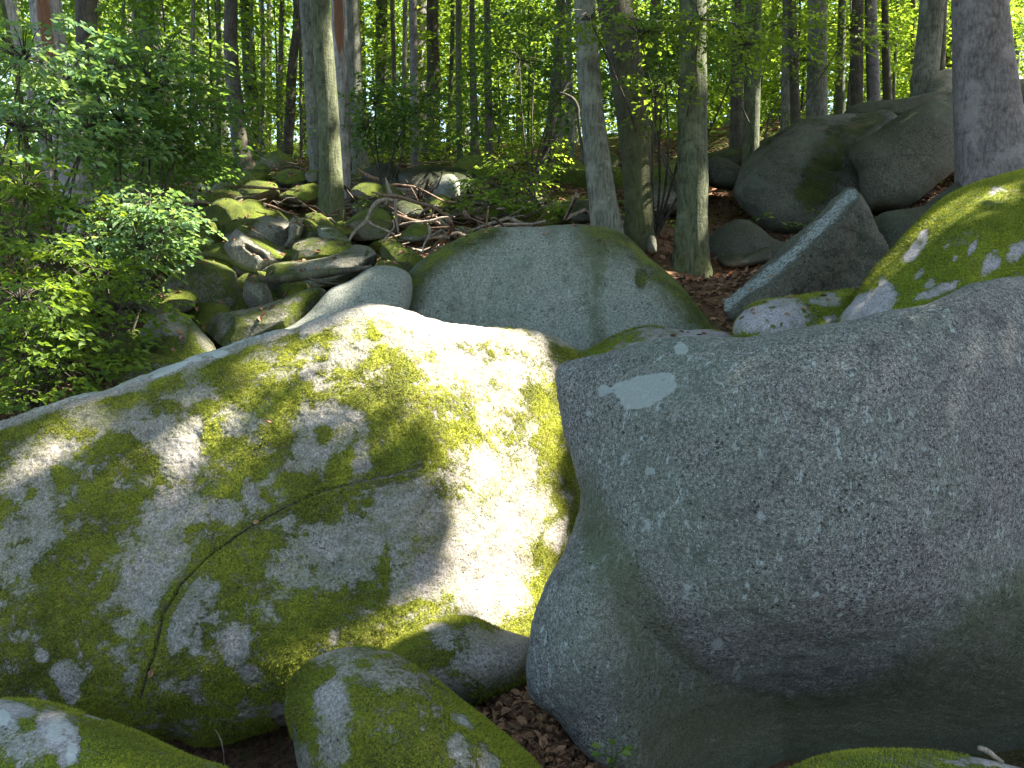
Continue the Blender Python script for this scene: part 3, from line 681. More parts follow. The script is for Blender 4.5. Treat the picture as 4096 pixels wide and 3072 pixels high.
boulder('grey block behind the thick trunk at the right edge', 'Q4', [(1480, 560), (1560, 525), (1680, 512), (1800, 520), (1850, 620), (1700, 680), (1560, 640)], 13, .4, tilt=.8, mat='dark', moss=.1)
boulder('brown sunlit rock low behind the thick right trunk', 'Q4', [(1560, 830), (1620, 780), (1700, 740), (1800, 800), (1850, 950), (1700, 1080), (1590, 1000)], 12, .5, tilt=.8, mat='field', moss=-.2)
boulder('dark block filling the hollow beneath the upper right pile', 'Q4', [(-420, 1620), (-380, 1540), (-300, 1470), (-200, 1420), (-100, 1440), (60, 1560), (240, 1580), (400, 1600), (380, 1750), (0, 1850), (-380, 1800)], 10.5, .5, back=1.0, tilt=.6, mat='dark', moss=-.2, algae=.3, seg=(120, 30, 10))
boulder('dome-shaped green-topped boulder behind the single straight trunk', 'Q3', [(815, 1300), (820, 1200), (870, 1120), (960, 1062), (1070, 1040), (1200, 1060), (1270, 1150), (1260, 1300), (1180, 1380), (1000, 1400), (850, 1390)],
        12.8, .9, back=.9, tilt=.5, n=2.4, mat='field', moss=.45, mossup=.8, seg=(120, 34, 10))
boulder('brown faceted block wedged left of the tilted slab', 'Q3', [(1255, 1080), (1300, 1015), (1390, 1030), (1480, 1080), (1520, 1150), (1490, 1210), (1400, 1230), (1270, 1195)], 13.6, .5, tilt=.2, n=3, mat='dark', moss=0)
boulder('mossy bank rock above the faceted block', 'Q3', [(1230, 1030), (1300, 985), (1420, 960), (1560, 930), (1700, 880), (1760, 940), (1650, 1060), (1400, 1080)], 15.5, .6, tilt=.9, mat='dark', moss=.6)
boulder('small upright stone beside the mossy tree foot', 'Q3', [(878, 1540), (895, 1512), (925, 1515), (940, 1570), (935, 1640), (890, 1640)], 10.0, .15, tilt=.2, mat='dark', moss=-.1)
boulder('dark mossy stone left of the twin leaning trunks', 'Q3', [(360, 1350), (400, 1300), (470, 1292), (530, 1320), (550, 1400), (480, 1450), (390, 1430)], 11.2, .3, tilt=.7, mat='dark', moss=.5)
boulder('low green mossy mound in the sunny clearing', 'Q3', [(220, 1110), (260, 1065), (350, 1038), (440, 1050), (490, 1090), (480, 1140), (350, 1160), (240, 1150)], 17, .4, tilt=.9, mat='field', moss=.8)
boulder('grey stone half hidden under the dark slab by the path', 'Z5', [(-60, 800), (20, 770), (140, 765), (240, 740), (330, 720), (340, 800), (200, 860), (0, 870)], 10.2, .3, tilt=.8, mat='dark', moss=.1)

# --- the block field at left
FIELD = [
 ('wide mossy mound boulder at the back of the block field', [(700, 430), (740, 370), (790, 335), (870, 323), (950, 348), (1010, 335), (1090, 350), (1130, 390), (1250, 420), (1340, 470), (1300, 540), (900, 560), (740, 520)], 11.2, .5, .9, .6),
 ('tall dark green mossy boulder left of the sunlit stones', [(520, 560), (560, 480), (640, 440), (700, 458), (760, 520), (820, 620), (860, 720), (840, 800), (640, 820), (520, 720)], 10.0, .5, .5, .6),
 ('sunlit boulder split by a crack with a yellow moss stripe', [(850, 650), (890, 590), (940, 525), (985, 512), (1040, 540), (1100, 580), (1180, 640), (1270, 680), (1298, 735), (1250, 770), (1160, 800), (1100, 850), (1040, 880), (930, 900), (870, 800)], 9.5, .35, .35, .05),
 ('sunlit round-nosed boulder behind the cracked one', [(770, 540), (860, 480), (960, 465), (1050, 462), (1150, 440), (1250, 458), (1300, 500), (1308, 570), (1275, 655), (1200, 700), (1000, 700), (820, 680)], 10.1, .45, .4, .12),
 ('upright slab standing right of the sunlit round-nosed boulder', [(1295, 480), (1350, 450), (1382, 475), (1378, 540), (1345, 640), (1300, 710), (1230, 700), (1280, 600)], 9.95, .18, .2, .15),
 ('dark-sided mossy stone behind the upright slab', [(1350, 470), (1400, 452), (1450, 470), (1488, 520), (1488, 600), (1440, 640), (1350, 620)], 10.25, .25, .5, .25),
 ('low mossy stone at the left foot of the big trunk', [(1370, 450), (1450, 418), (1530, 450), (1600, 520), (1680, 580), (1720, 640), (1560, 640), (1470, 560)], 10.6, .25, .7, .35),
 ('small mossy hump on the right foot of the big trunk', [(1580, 530), (1630, 485), (1690, 500), (1730, 560), (1680, 600), (1600, 600)], 10.9, .2, .7, .7),
 ('broad mossy slab below the big trunk with a sunny nose', [(1270, 720), (1300, 660), (1350, 610), (1450, 600), (1600, 603), (1710, 640), (1740, 720), (1600, 780), (1400, 800), (1290, 790)], 9.3, .35, .7, .5),
 ('long grey and moss-edged slab above the mossy log', [(1070, 850), (1120, 800), (1220, 768), (1400, 755), (1600, 710), (1760, 640), (1840, 658), (1885, 720), (1880, 820), (1700, 900), (1400, 950), (1150, 950)], 8.9, .35, .7, .12),
 ('bright green mossy boulder left of the flat-faced boulder', [(1880, 700), (1910, 650), (1960, 622), (2040, 640), (2120, 690), (2210, 750), (2220, 850), (2080, 880), (1940, 830), (1880, 760)], 8.9, .35, .6, .65),
 ('bluish mossy stone below the bright green boulder', [(1840, 800), (1900, 760), (1980, 752), (2040, 780), (2080, 850), (1960, 880), (1850, 860)], 8.5, .25, .7, .35),
 ('blue-grey pointed wedge stone under the twisted log', [(980, 940), (1010, 860), (1045, 808), (1085, 850), (1140, 920), (1172, 1000), (1180, 1080), (1060, 1100), (990, 1040)], 8.3, .2, .2, -.5),
 ('large dark shaded rock below the twisted log', [(370, 830), (450, 780), (560, 745), (750, 740), (850, 758), (920, 830), (945, 910), (985, 1000), (1030, 1080), (920, 1140), (760, 1120), (600, 1060), (420, 980)], 8.6, .4, .3, .0),
 ('flat mossy boulder with a sunny tip below the dark rock', [(250, 1040), (330, 975), (450, 943), (560, 943), (640, 968), (672, 1010), (620, 1080), (480, 1120), (300, 1110)], 7.7, .35, .9, .6),
 ('brownish mossy stone between the domed and the long slab', [(540, 1140), (640, 1045), (760, 1040), (880, 1085), (900, 1180), (800, 1280), (640, 1290)], 7.9, .35, .7, .5),
 ('domed grey boulder with dripping moss beside the giant slab', [(225, 1340), (265, 1235), (340, 1150), (440, 1110), (530, 1105), (610, 1148), (690, 1228), (775, 1345), (760, 1480), (500, 1560), (260, 1500)], 6.8, .4, .5, .1),
 ('long sunlit mossy slab just behind the giant slab', [(735, 1200), (785, 1130), (900, 1100), (1120, 1060), (1300, 990), (1450, 943), (1525, 958), (1550, 1010), (1480, 1130), (1300, 1260), (1000, 1380), (780, 1400), (740, 1300)], 7.2, .35, .7, .3),
 ('small dark stone in the hollow under the grey log', [(1180, 990), (1210, 930), (1290, 893), (1380, 893), (1440, 940), (1420, 1010), (1200, 1040)], 8.5, .2, .5, .1),
 ('low grey rock strewn with litter at the left bank', [(-60, 1330), (20, 1245), (120, 1220), (220, 1280), (300, 1350), (420, 1395), (560, 1420), (600, 1500), (300, 1620), (-50, 1600)], 6.4, .35, .9, .1),
 ('dark flat stone under the long fallen log', [(600, 330), (640, 290), (740, 272), (860, 270), (960, 300), (980, 350), (800, 370), (640, 365)], 12.4, .3, .6, .1),
 ('grey and green rounded stone behind the fallen log', [(940, 270), (990, 225), (1080, 193), (1180, 218), (1225, 280), (1215, 360), (1080, 380), (960, 340)], 12.9, .4, .5, .35),
 ('pale green stone left of the big trunk', [(1215, 330), (1290, 270), (1380, 228), (1440, 225), (1490, 260), (1500, 350), (1350, 370), (1230, 370)], 12.8, .35, .7, .6),
 ('furthest mossy hump left of the big trunk', [(1170, 190), (1220, 145), (1300, 128), (1390, 150), (1420, 220), (1300, 240), (1190, 230)], 14.6, .3, .7, .5),
 ('broken stump-like stone touching the trunk from behind', [(1395, 150), (1440, 128), (1490, 140), (1500, 210), (1420, 220)], 14.4, .2, .3, -.3),
 ('flat greenish slab right of the big trunk', [(1700, 290), (1750, 240), (1830, 220), (1910, 235), (1975, 300), (1960, 350), (1800, 350), (1710, 330)], 12.6, .3, .8, .3),
 ('rounded grey rock behind the bleached forked branch', [(1660, 520), (1720, 450), (1800, 408), (1880, 388), (1955, 415), (1990, 490), (1990, 580), (1850, 620), (1700, 600)], 10.9, .4, .5, .1),
 ('two-tone bright moss ball at the left slope', [(700, 110), (740, 55), (790, 45), (840, 80), (850, 140), (780, 160), (710, 150)], 15.5, .3, .7, .8),
 ('little moss ball below the leaning grey trunk', [(1040, 140), (1065, 95), (1110, 85), (1150, 110), (1160, 150), (1100, 165)], 15.0, .2, .7, .9),
 ('low stone in the shrub shadow at the far left', [(-600, 1220), (-520, 1130), (-300, 1080), (-120, 1100), (0, 1180), (0, 1300), (-300, 1400), (-560, 1350)], 7.2, .4, .8, .1),
 ('pale stone peeking out beneath the left shrubs', [(-250, 1010), (-160, 960), (0, 930), (150, 950), (230, 1010), (180, 1080), (-100, 1100)], 8.4, .3, .8, .1),
 ('moss-covered mound sloping down from the left shrubs', [(120, 1330), (180, 1230), (250, 1220), (330, 1290), (380, 1400), (250, 1440), (130, 1420)], 7.3, .3, .7, .6),
]
for i, (lab, pts, Y, th, tl, ms) in enumerate(FIELD):
    ex = None
    kw = {}
    if 'split by a crack' in lab:
        kw['paint'] = mpaint('A', [(1150, 650, 30, 150, 1.1, -55), (980, 530, 60, 20, 1.0, 0), (1230, 720, 60, 30, .9), (900, 640, 25, 60, .5, 25)], -.25, (), 8)
        ck = cv('A', [(1000, 660), (1040, 690), (1085, 700), (1110, 725)])
        kw['extra'] = lambda V, N, px, py, isf, ck=ck: V - N * (.09 * np.exp(-(seg_dist(px, py, ck) / 1.8) ** 2))[:, None] * isf[:, None]
        kw['seg'] = (160, 60, 10)
    if 'dripping moss' in lab:
        kw['paint'] = mpaint('A', [(440, 1330, 190, 100, .8), (640, 1270, 40, 110, .9, -30), (480, 1370, 180, 60, .7), (390, 1230, 40, 60, .55), (520, 1180, 90, 60, -.1), (560, 1280, 30, 60, .1), (340, 1210, 40, 50, .1)], .12, [(500, 1250, 70, 60, .42)], 25)
    if 'long sunlit mossy slab' in lab:
        kw['paint'] = mpaint('A', [(860, 1230, 90, 60, .75), (1380, 1040, 100, 50, .9, -30), (780, 1190, 40, 60, .1), (1100, 1180, 170, 60, .22, -15), (1200, 1060, 150, 20, .5, -18), (1330, 1020, 60, 10, .0, -20)], .4, (), 20)
    if 'long grey and moss-edged' in lab:
        kw['paint'] = mpaint('A', [(1200, 810, 130, 50, .9, -10), (1560, 700, 150, 14, .9, -16), (1650, 760, 200, 45, -.3, -10), (1820, 680, 12, 30, .9, 20)], .2, (), 12)
    if 'broad mossy slab below' in lab:
        kw['paint'] = mpaint('A', [(1430, 690, 60, 40, .35, 30), (1650, 640, 30, 16, .3)], .75, (), 12)
    if 'round-nosed' in lab:
        kw['paint'] = mpaint('A', [(900, 500, 130, 40, .9, -5), (1200, 450, 60, 14, .6), (1060, 490, 20, 30, .7), (1200, 570, 140, 100, -.4)], .2, (), 12)
    kw.setdefault('seg', (110, 30, 10))
    boulder(lab, 'A', pts, Y, th, tilt=tl, n=2.5 + .8 * ((i * 7) % 3) / 2, mat='field', moss=ms * .6 + .60, mossup=.75, amp=.06, freq=2.2, facet=8, **kw)
boulder('grey ledge boulder at the back of the clearing', 'Q2', [(680, 1130), (740, 1080), (860, 1055), (940, 1110), (980, 1200), (970, 1300), (850, 1280), (730, 1190)], 14.6, .5, tilt=.4, mat='dark', moss=.1)
boulder('wide mossy-topped ledge rock at the back of the clearing', 'Q2', [(920, 1130), (1000, 1082), (1200, 1078), (1380, 1105), (1440, 1160), (1400, 1240), (1300, 1300), (1180, 1320), (1050, 1300), (960, 1240)], 14.2, .6, back=1.4, tilt=.5, n=4, mat='dark', moss=.15, mossup=1.1, seg=(140, 36, 10))
boulder('buttress of the wide ledge rock facing the fallen branches', 'Q2', [(1150, 1200), (1200, 1140), (1270, 1130), (1320, 1190), (1310, 1290), (1240, 1340), (1170, 1320)], 13.8, .4, tilt=.2, mat='mid', moss=-.2)
boulder('small moss cushion stone in front of the ledge rock', 'Q2', [(1105, 1330), (1150, 1275), (1210, 1258), (1270, 1295), (1270, 1350), (1150, 1370)], 12.2, .3, tilt=.8, mat='field', moss=.8)
boulder('dark stone under the brown fallen branch', 'Q2', [(890, 1340), (920, 1305), (990, 1300), (1070, 1335), (1095, 1390), (980, 1420), (900, 1400)], 11.9, .25, tilt=.7, mat='dark', moss=.3)
boulder('green stone below the fork of the bleached branch', 'Q2', [(930, 1540), (990, 1470), (1060, 1448), (1115, 1475), (1120, 1530), (1030, 1570)], 10.0, .2, tilt=.8, mat='field', moss=.7)
boulder('grey-green stone right of the moss cushion', 'Q2', [(1190, 1370), (1230, 1320), (1300, 1308), (1365, 1340), (1370, 1400), (1270, 1420)], 12.4, .25, tilt=.8, mat='field', moss=.4)
boulder('greyish low stone among sticks beside the big trunk', 'Q2', [(400, 1520), (400, 1470), (470, 1460), (540, 1500), (600, 1560), (560, 1600), (450, 1590)], 9.9, .2, tilt=.6, mat='mid', moss=.1)

# small rubble between the named boulders: individually placed stones
def where_is(px, py, anchors):
    a = min(anchors, key=lambda q: abs(q[0] - px) + 1.6 * abs(q[1] - py))
    dx, dy = px - a[0], py - a[1]
    if abs(dx) > abs(dy) * 1.4: rel = 'left of' if dx < 0 else 'right of'
    elif abs(dx) > 6: rel = ('behind and ' if dy < 0 else 'before and ') + ('left of' if dx < 0 else 'right of')
    else: rel = 'behind' if dy < 0 else 'in front of'
    return rel + ' ' + a[2]
USED = {}
def own_label(cands):
    for c in cands:
        if c not in USED: USED[c] = 1; return c
    return cands[-1]
STONE_ANCH = [(331, 215, 'the mossy-footed beech'), (245, 172, 'the leaning grey trunk'), (385, 200, 'the bleached forked branch'), (275, 192, 'the long brown log'), (355, 165, 'the flared beech foot'), (448, 190, 'the ledge rock'),
              (256, 250, 'the cracked sunlit boulder'), (285, 228, 'the round-nosed boulder'), (225, 272, 'the twisted mossy log'), (345, 250, 'the broad mossy slab'), (400, 258, 'the bright green boulder'), (160, 295, 'the flat mossy boulder'), (180, 330, 'the domed grey boulder'),
              (270, 305, 'the long sunlit slab'), (230, 205, 'the big mossy mound'), (480, 232, 'the flat-faced boulder'), (560, 190, 'the sunny clearing'), (600, 225, 'the twin leaning trunks'), (430, 225, 'the brown crooked branch'), (310, 262, 'the weathered log'), (500, 200, 'the low green plants')]
def small_stones():
    rng = np.random.default_rng(21)
    k = 0
    labels = [('small mossy stone in the gaps of the block field', .85), ('small bare grey stone in the gaps of the block field', .38)]
    protos = []
    for t in range(6):
        a = np.linspace(0, 2 * math.pi, 15)[:-1]; b = np.linspace(-math.pi / 2, math.pi / 2, 10)
        A, B = np.meshgrid(a, b)
        V = np.stack([np.cos(A) * np.cos(B), np.sin(A) * np.cos(B), np.sin(B)], -1).reshape(-1, 3)
        V = V * (1 + .30 * fbm(V * 1.1 + t * 9, 2, t)[:, None] + .06 * fbm(V * 4, 2, t)[:, None]) * np.array([1, .8, .62])
        for q in range(9):
            dd = rng.normal(size=3); dd /= np.linalg.norm(dd); pr = V @ dd
            V = V - (np.clip(pr - pr.max() * rng.uniform(.55, .8), 0, None) * .9)[:, None] * dd
        i = np.arange(9)[:, None] * 14; j = np.arange(14)[None]; j2 = (j + 1) % 14
        F = np.stack([i + j, i + j2, i + 14 + j2, i + 14 + j], -1).reshape(-1, 4)
        ms = labels[t % 2][1]
        me = mesh_from('stone', V * .3, F, M['field'], {'moss': ms + .1 + .8 * (V[:, 2] - .1), 'pale': 0 * V[:, 0], 'algae': .2 + 0 * V[:, 0], 'dirt': 0 * V[:, 0]})
        protos.append(me)
    while k < 64:
        px = rng.uniform(120, 640); py = rng.uniform(165, 330)
        Y = np.interp(py, [165, 190, 235, 262, 300, 340], [19, 15, 12, 10.4, 9.4, 8.3])
        if px > 430 and py > 235: continue
        x = at(px, py, Y)[0]
        z = ground_z(x, Y)[0]
        t = k % 6
        o = link('stone', protos[t], loc=(x, Y, z - .03))
        s = rng.uniform(.7, 1.9) * (1 if Y < 13 else 1.3)
        o.scale = (s, s, s * rng.uniform(.7, 1.2)); o.rotation_euler = (rng.uniform(-.3, .3), rng.uniform(-.3, .3), rng.uniform(0, 6.28))
        w_ = where_is(px, py, STONE_ANCH); mo_ = 'mossy' if t % 2 == 0 else 'greyish'
        sz = 'small' if s < 1.1 else ('middling' if s < 1.5 else 'large')
        tag(o, own_label([sz + ' ' + mo_ + ' stone ' + w_, sz + ' angular ' + mo_ + ' stone lying ' + w_, 'another ' + sz + ' ' + mo_ + ' stone lying close by, ' + w_]), 'stone', 'small mossy stones filling the gaps' if t % 2 == 0 else 'small bare stones filling the gaps')
        k += 1
small_stones()

# ------------------------------------------------------------------ moss shoots on the near boulders
for lab, cnt, ln, thr in ((L_SLAB, 190000, .016, .5), (L_EGG, 50000, .012, .5), (L_WEDGE, 20000, .013, .5), (L_BL, 45000, .010, .5), (L_BR, 16000, .010, .5), (L_MOSSR, 70000, .018, .5), (L_WHITE, 9000, .018, .5), (L_Q, 9000, .016, .5)):
    o, V, N, A, F = BOULDERS[lab]
    strands(o, V, N, A['moss'], F, cnt, ln, seed=hash_str(lab) % 99, thr=thr)

# ------------------------------------------------------------------ leaves
SPOTS = []
def spot(px, py, Y, r): SPOTS.append((at(px, py, Y), r))
for s in ((430, 330, 5.6, .5), (500, 360, 5.6, .5), (545, 385, 5.6, .4), (520, 440, 5.3, .42), (530, 500, 5.2, .42), (530, 560, 5.0, .36), (520, 600, 4.9, .26), (395, 325, 5.5, .30), (440, 340, 5.5, .34), (490, 350, 5.6, .36), (545, 370, 5.7, .36), (510, 400, 5.4, .30), (520, 440, 5.3, .30), (505, 480, 5.2, .24), (530, 520, 5.1, .30), (525, 560, 5.0, .28), (530, 595, 4.9, .22), (480, 420, 5.2, .22),
          (575, 480, 5.4, .22), (420, 400, 5.1, .12), (350, 380, 5.2, .16), (310, 350, 5.4, .14), (270, 345, 5.5, .08), (200, 420, 5.1, .10), (185, 460, 5.0, .07), (60, 440, 5.1, .12), (230, 470, 4.9, .05), (340, 605, 4.3, .07), (420, 590, 4.4, .10), (450, 610, 4.3, .08), (470, 560, 4.6, .1),
          (250, 252, 9.4, .36), (282, 228, 10, .42), (270, 240, 9.7, .3), (305, 250, 9.2, .2), (365, 252, 8.8, .22), (380, 248, 8.8, .25), (245, 285, 9.3, .22), (300, 315, 7.2, .22), (260, 325, 7.0, .3), (220, 200, 11.4, .3), (440, 178, 14, .5), (345, 192, 12.6, .3), (420, 200, 12, .3), (160, 300, 7.7, .15), (320, 300, 7.3, .1), (170, 305, 7.7, .08),
          (330, 60, 12, .2), (326, 45, 12, .15), (337, 100, 12, .14), (334, 160, 12, .2), (334, 180, 12, .12), (338, 120, 12.3, .1), (600, 100, 10, .24), (604, 125, 10, .24), (608, 150, 10, .24), (785, 60, 19, .6), (786, 100, 19, .6), (841, 60, 19, .4), (358, 20, 18, .5), (355, 70, 18, .4), (755, 120, 15, .4), (403, 60, 22, .8), (620, 175, 10.2, .15), (634, 185, 10.5, .26), (640, 205, 10.5, .22), (700, 195, 10, .2), (703, 218, 10, .18), (700, 10, 10, .25),
          (540, 200, 14, .5), (575, 195, 14, .3), (470, 180, 14.2, .4), (440, 215, 10.6, .5), (400, 235, 10.4, .4), (380, 255, 10, .15), (735, 268, 9.8, .3), (480, 225, 11, .3), (300, 235, 11, .3), (270, 190, 13, .4), (200, 215, 10.5, .2), (240, 215, 11.2, .3),
          (150, 205, 7.5, .34), (160, 235, 7.6, .25), (70, 60, 8, .35), (110, 110, 8.3, .25), (180, 60, 9.6, .3), (100, 245, 7.3, .25), (60, 280, 6.6, .25), (190, 120, 9.8, .3), (10, 330, 6.0, .22), (40, 95, 7.5, .25), (8, 400, 5.7, .2), (15, 180, 7, .2), (960, 182, 6.2, .12), (985, 175, 6.2, .12), (930, 195, 6.0, .08), (620, 345, 6, .05), (1015, 130, 12, .3), (180, 250, 7.6, .3), (700, 340, 5.6, .1), (1010, 165, 6.3, .1)):
    spot(*s)
SPC = np.array([s[0] for s in SPOTS]); SPR = np.array([s[1] for s in SPOTS])
def carve(C, ln):  # removes leaves on the sun's path so the chosen spots are lit
    keep = np.ones(len(C), bool)
    for P, r in SPOTS:
        w = C - P; t = w @ SUN
        d2 = (w * w).sum(1) - t * t
        keep &= ~((t > 1.0) & (d2 < (r + .35 * ln) ** 2))
    return keep

def leaf_mesh(name, C, D, N, ln, wd, mat, rng, near=False, tone=None):
    k = len(C)
    D = D / np.linalg.norm(D, axis=1)[:, None]
    S = np.cross(N, D); S /= np.maximum(np.linalg.norm(S, axis=1)[:, None], 1e-6)
    Nn = np.cross(D, S)
    ln = np.broadcast_to(np.asarray(ln, float).reshape(-1, 1), (k, 1)); wd = ln * wd
    if tone is None: tone = rng.random(k)
    if near:
        f = wd * .18
        pts = [C, C + D * ln * .3 + S * wd * .45 + Nn * f, C + D * ln * .68 + S * wd * .40 + Nn * f, C + D * ln - Nn * ln * .12, C + D * ln * .68 - S * wd * .40 + Nn * f, C + D * ln * .3 - S * wd * .45 + Nn * f]
        V = np.stack(pts, 1).reshape(-1, 3); b = np.arange(k)[:, None] * 6
        F = np.concatenate([b + np.array([[0, 1, 2, 3]]), b + np.array([[0, 3, 4, 5]])])
        return mesh_from(name, V, F, M[mat], {'rnd': np.repeat(tone, 6)}, smooth=False)
    f = wd * .15
    V = np.stack([C, C + D * ln * .5 + S * wd * .5 + Nn * f, C + D * ln - Nn * ln * .1, C + D * ln * .5 - S * wd * .5 + Nn * f], 1).reshape(-1, 3)
    b = np.arange(k)[:, None] * 4
    F = np.concatenate([b + np.array([[0, 1, 2]]), b + np.array([[0, 2, 3]])])
    return mesh_from(name, V, F, M[mat], {'rnd': np.repeat(tone, 4)}, smooth=False)

def sprays(rng, O, Dv, L, K, leaf, tilt=.25, droop=.18):
    """flat layered twigs: K leaves set alternately along each twig"""
    S = len(O)
    Dv = Dv / np.linalg.norm(Dv, axis=1)[:, None]
    Nn = np.array([0, 0, 1.0]) + tilt * rng.normal(size=(S, 3)); Nn -= (Nn * Dv).sum(1)[:, None] * Dv * .8
    Nn /= np.linalg.norm(Nn, axis=1)[:, None]
    Sd = np.cross(Nn, Dv)
    L = np.broadcast_to(np.asarray(L, float).reshape(-1, 1), (S, 1))
    C, D, NN, ID = [], [], [], []
    for k in range(K):
        t = (k + .6) / K; sg = 1 if k % 2 else -1
        off = rng.uniform(0, .42, (S, 1)) * (1.15 - t)
        c = O + Dv * L * t + Sd * sg * L * off + rng.normal(size=(S, 3)) * L * .03
        c[:, 2] -= (droop * L[:, 0] * (t * t + off[:, 0] * .5))
        d = Dv * .75 + Sd * sg * rng.uniform(.3, 1.1, (S, 1)) + rng.normal(size=(S, 3)) * .2; d[:, 2] -= .25
        C.append(c); D.append(d); NN.append(Nn + .30 * rng.normal(size=(S, 3))); ID.append(np.arange(S))
    C, D, NN, ID = map(np.concatenate, (C, D, NN, ID))
    return C, D, NN, leaf * rng.uniform(.7, 1.2, len(C)), ID

# ------------------------------------------------------------------ tubes
def tube(pts, rad, sides=8, cap=True, wob=0.0, seed=0):
    pts = np.asarray(pts, float); rad = np.asarray(rad, float)
    n = len(pts)
    T = np.gradient(pts, axis=0); T /= np.linalg.norm(T, axis=1)[:, None]
    ref = np.array([0.13, 1.0, 0.07]) if abs(T[0, 2]) > .5 else np.array([0.05, .1, 1.0])
    V = []
    for i in range(n):
        a = np.cross(T[i], ref); a /= np.linalg.norm(a); b = np.cross(T[i], a)
        th = np.arange(sides) / sides * 2 * math.pi
        V.append(pts[i] + rad[i] * (np.cos(th)[:, None] * a + np.sin(th)[:, None] * b))
    V = np.concatenate(V)
    if wob:
        ctr = np.repeat(pts, sides, 0); rr = np.repeat(rad, sides)
        V = ctr + (V - ctr) * (1 + wob * fbm(V / (np.maximum(rr, .02)[:, None] * 2.2), 2, seed))[:, None]
    i = np.arange(n - 1)[:, None] * sides; j = np.arange(sides)[None]; j2 = (j + 1) % sides
    F = np.stack([i + j, i + j2, i + sides + j2, i + sides + j], -1).reshape(-1, 4)
    if cap:
        c0, c1 = len(V), len(V) + 1
        V = np.concatenate([V, pts[:1], pts[-1:]])
        j = np.arange(0, sides, 2)
        F = np.concatenate([F, np.stack([np.full(len(j), c0), (j + 2) % sides, j + 1, j], 1), np.stack([np.full(len(j), c1), (n - 1) * sides + j, (n - 1) * sides + j + 1, (n - 1) * sides + (j + 2) % sides], 1)])
    return V, F
def join(parts):
    Vs, Fs, o = [], [], 0
    for V, F in parts:
        Vs.append(V); Fs.append(F + o); o += len(V)
    return np.concatenate(Vs), np.concatenate(Fs)

# ------------------------------------------------------------------ trees
def crown_arrays(seed, rx, rz, ns, K=12, leaf=.15, L=1.1, hollow=.25):
    rng = np.random.default_rng(seed)
    th = rng.uniform(0, 2 * math.pi, ns); z = rng.uniform(-1, 1, ns)
    rr = np.sqrt(np.clip(1 - z * z, .02, 1)) * rng.uniform(hollow, 1, ns) ** .6
    O = np.stack([np.cos(th) * rr * rx, np.sin(th) * rr * rx, z * rz], 1)
    g = fbm(O / (rx * .42), 2, seed)      # clumps and gaps
    keep = g > -.13
    O, th = O[keep], th[keep]
    D = np.stack([np.cos(th), np.sin(th), rng.uniform(-.25, .25, len(th))], 1) + .4 * rng.normal(size=(len(th), 3))
    return sprays(rng, O, D, L * rng.uniform(.6, 1.3, len(O)), K, leaf)
FAR_CROWNS = []
for i in range(5):
    C, D, N, ln, ID = crown_arrays(100 + i, 3.4, 6.0, 540, 9, .20, 1.5)
    FAR_CROWNS.append(leaf_mesh('crown', C, D, N, ln, .62, 'leaf_far', RNG, tone=np.clip(np.random.default_rng(i).normal(.5, .3, len(C)), 0, 1)))
LOW_CROWNS = []
for i in range(4):
    C, D, N, ln, ID = crown_arrays(200 + i, 1.0, 1.0, 190, 11, .085, .42, .1)
    LOW_CROWNS.append(leaf_mesh('crown', C, D, N, ln, .62, 'leaf_far', RNG, tone=np.clip(np.random.default_rng(i).normal(.5, .3, len(C)), 0, 1)))

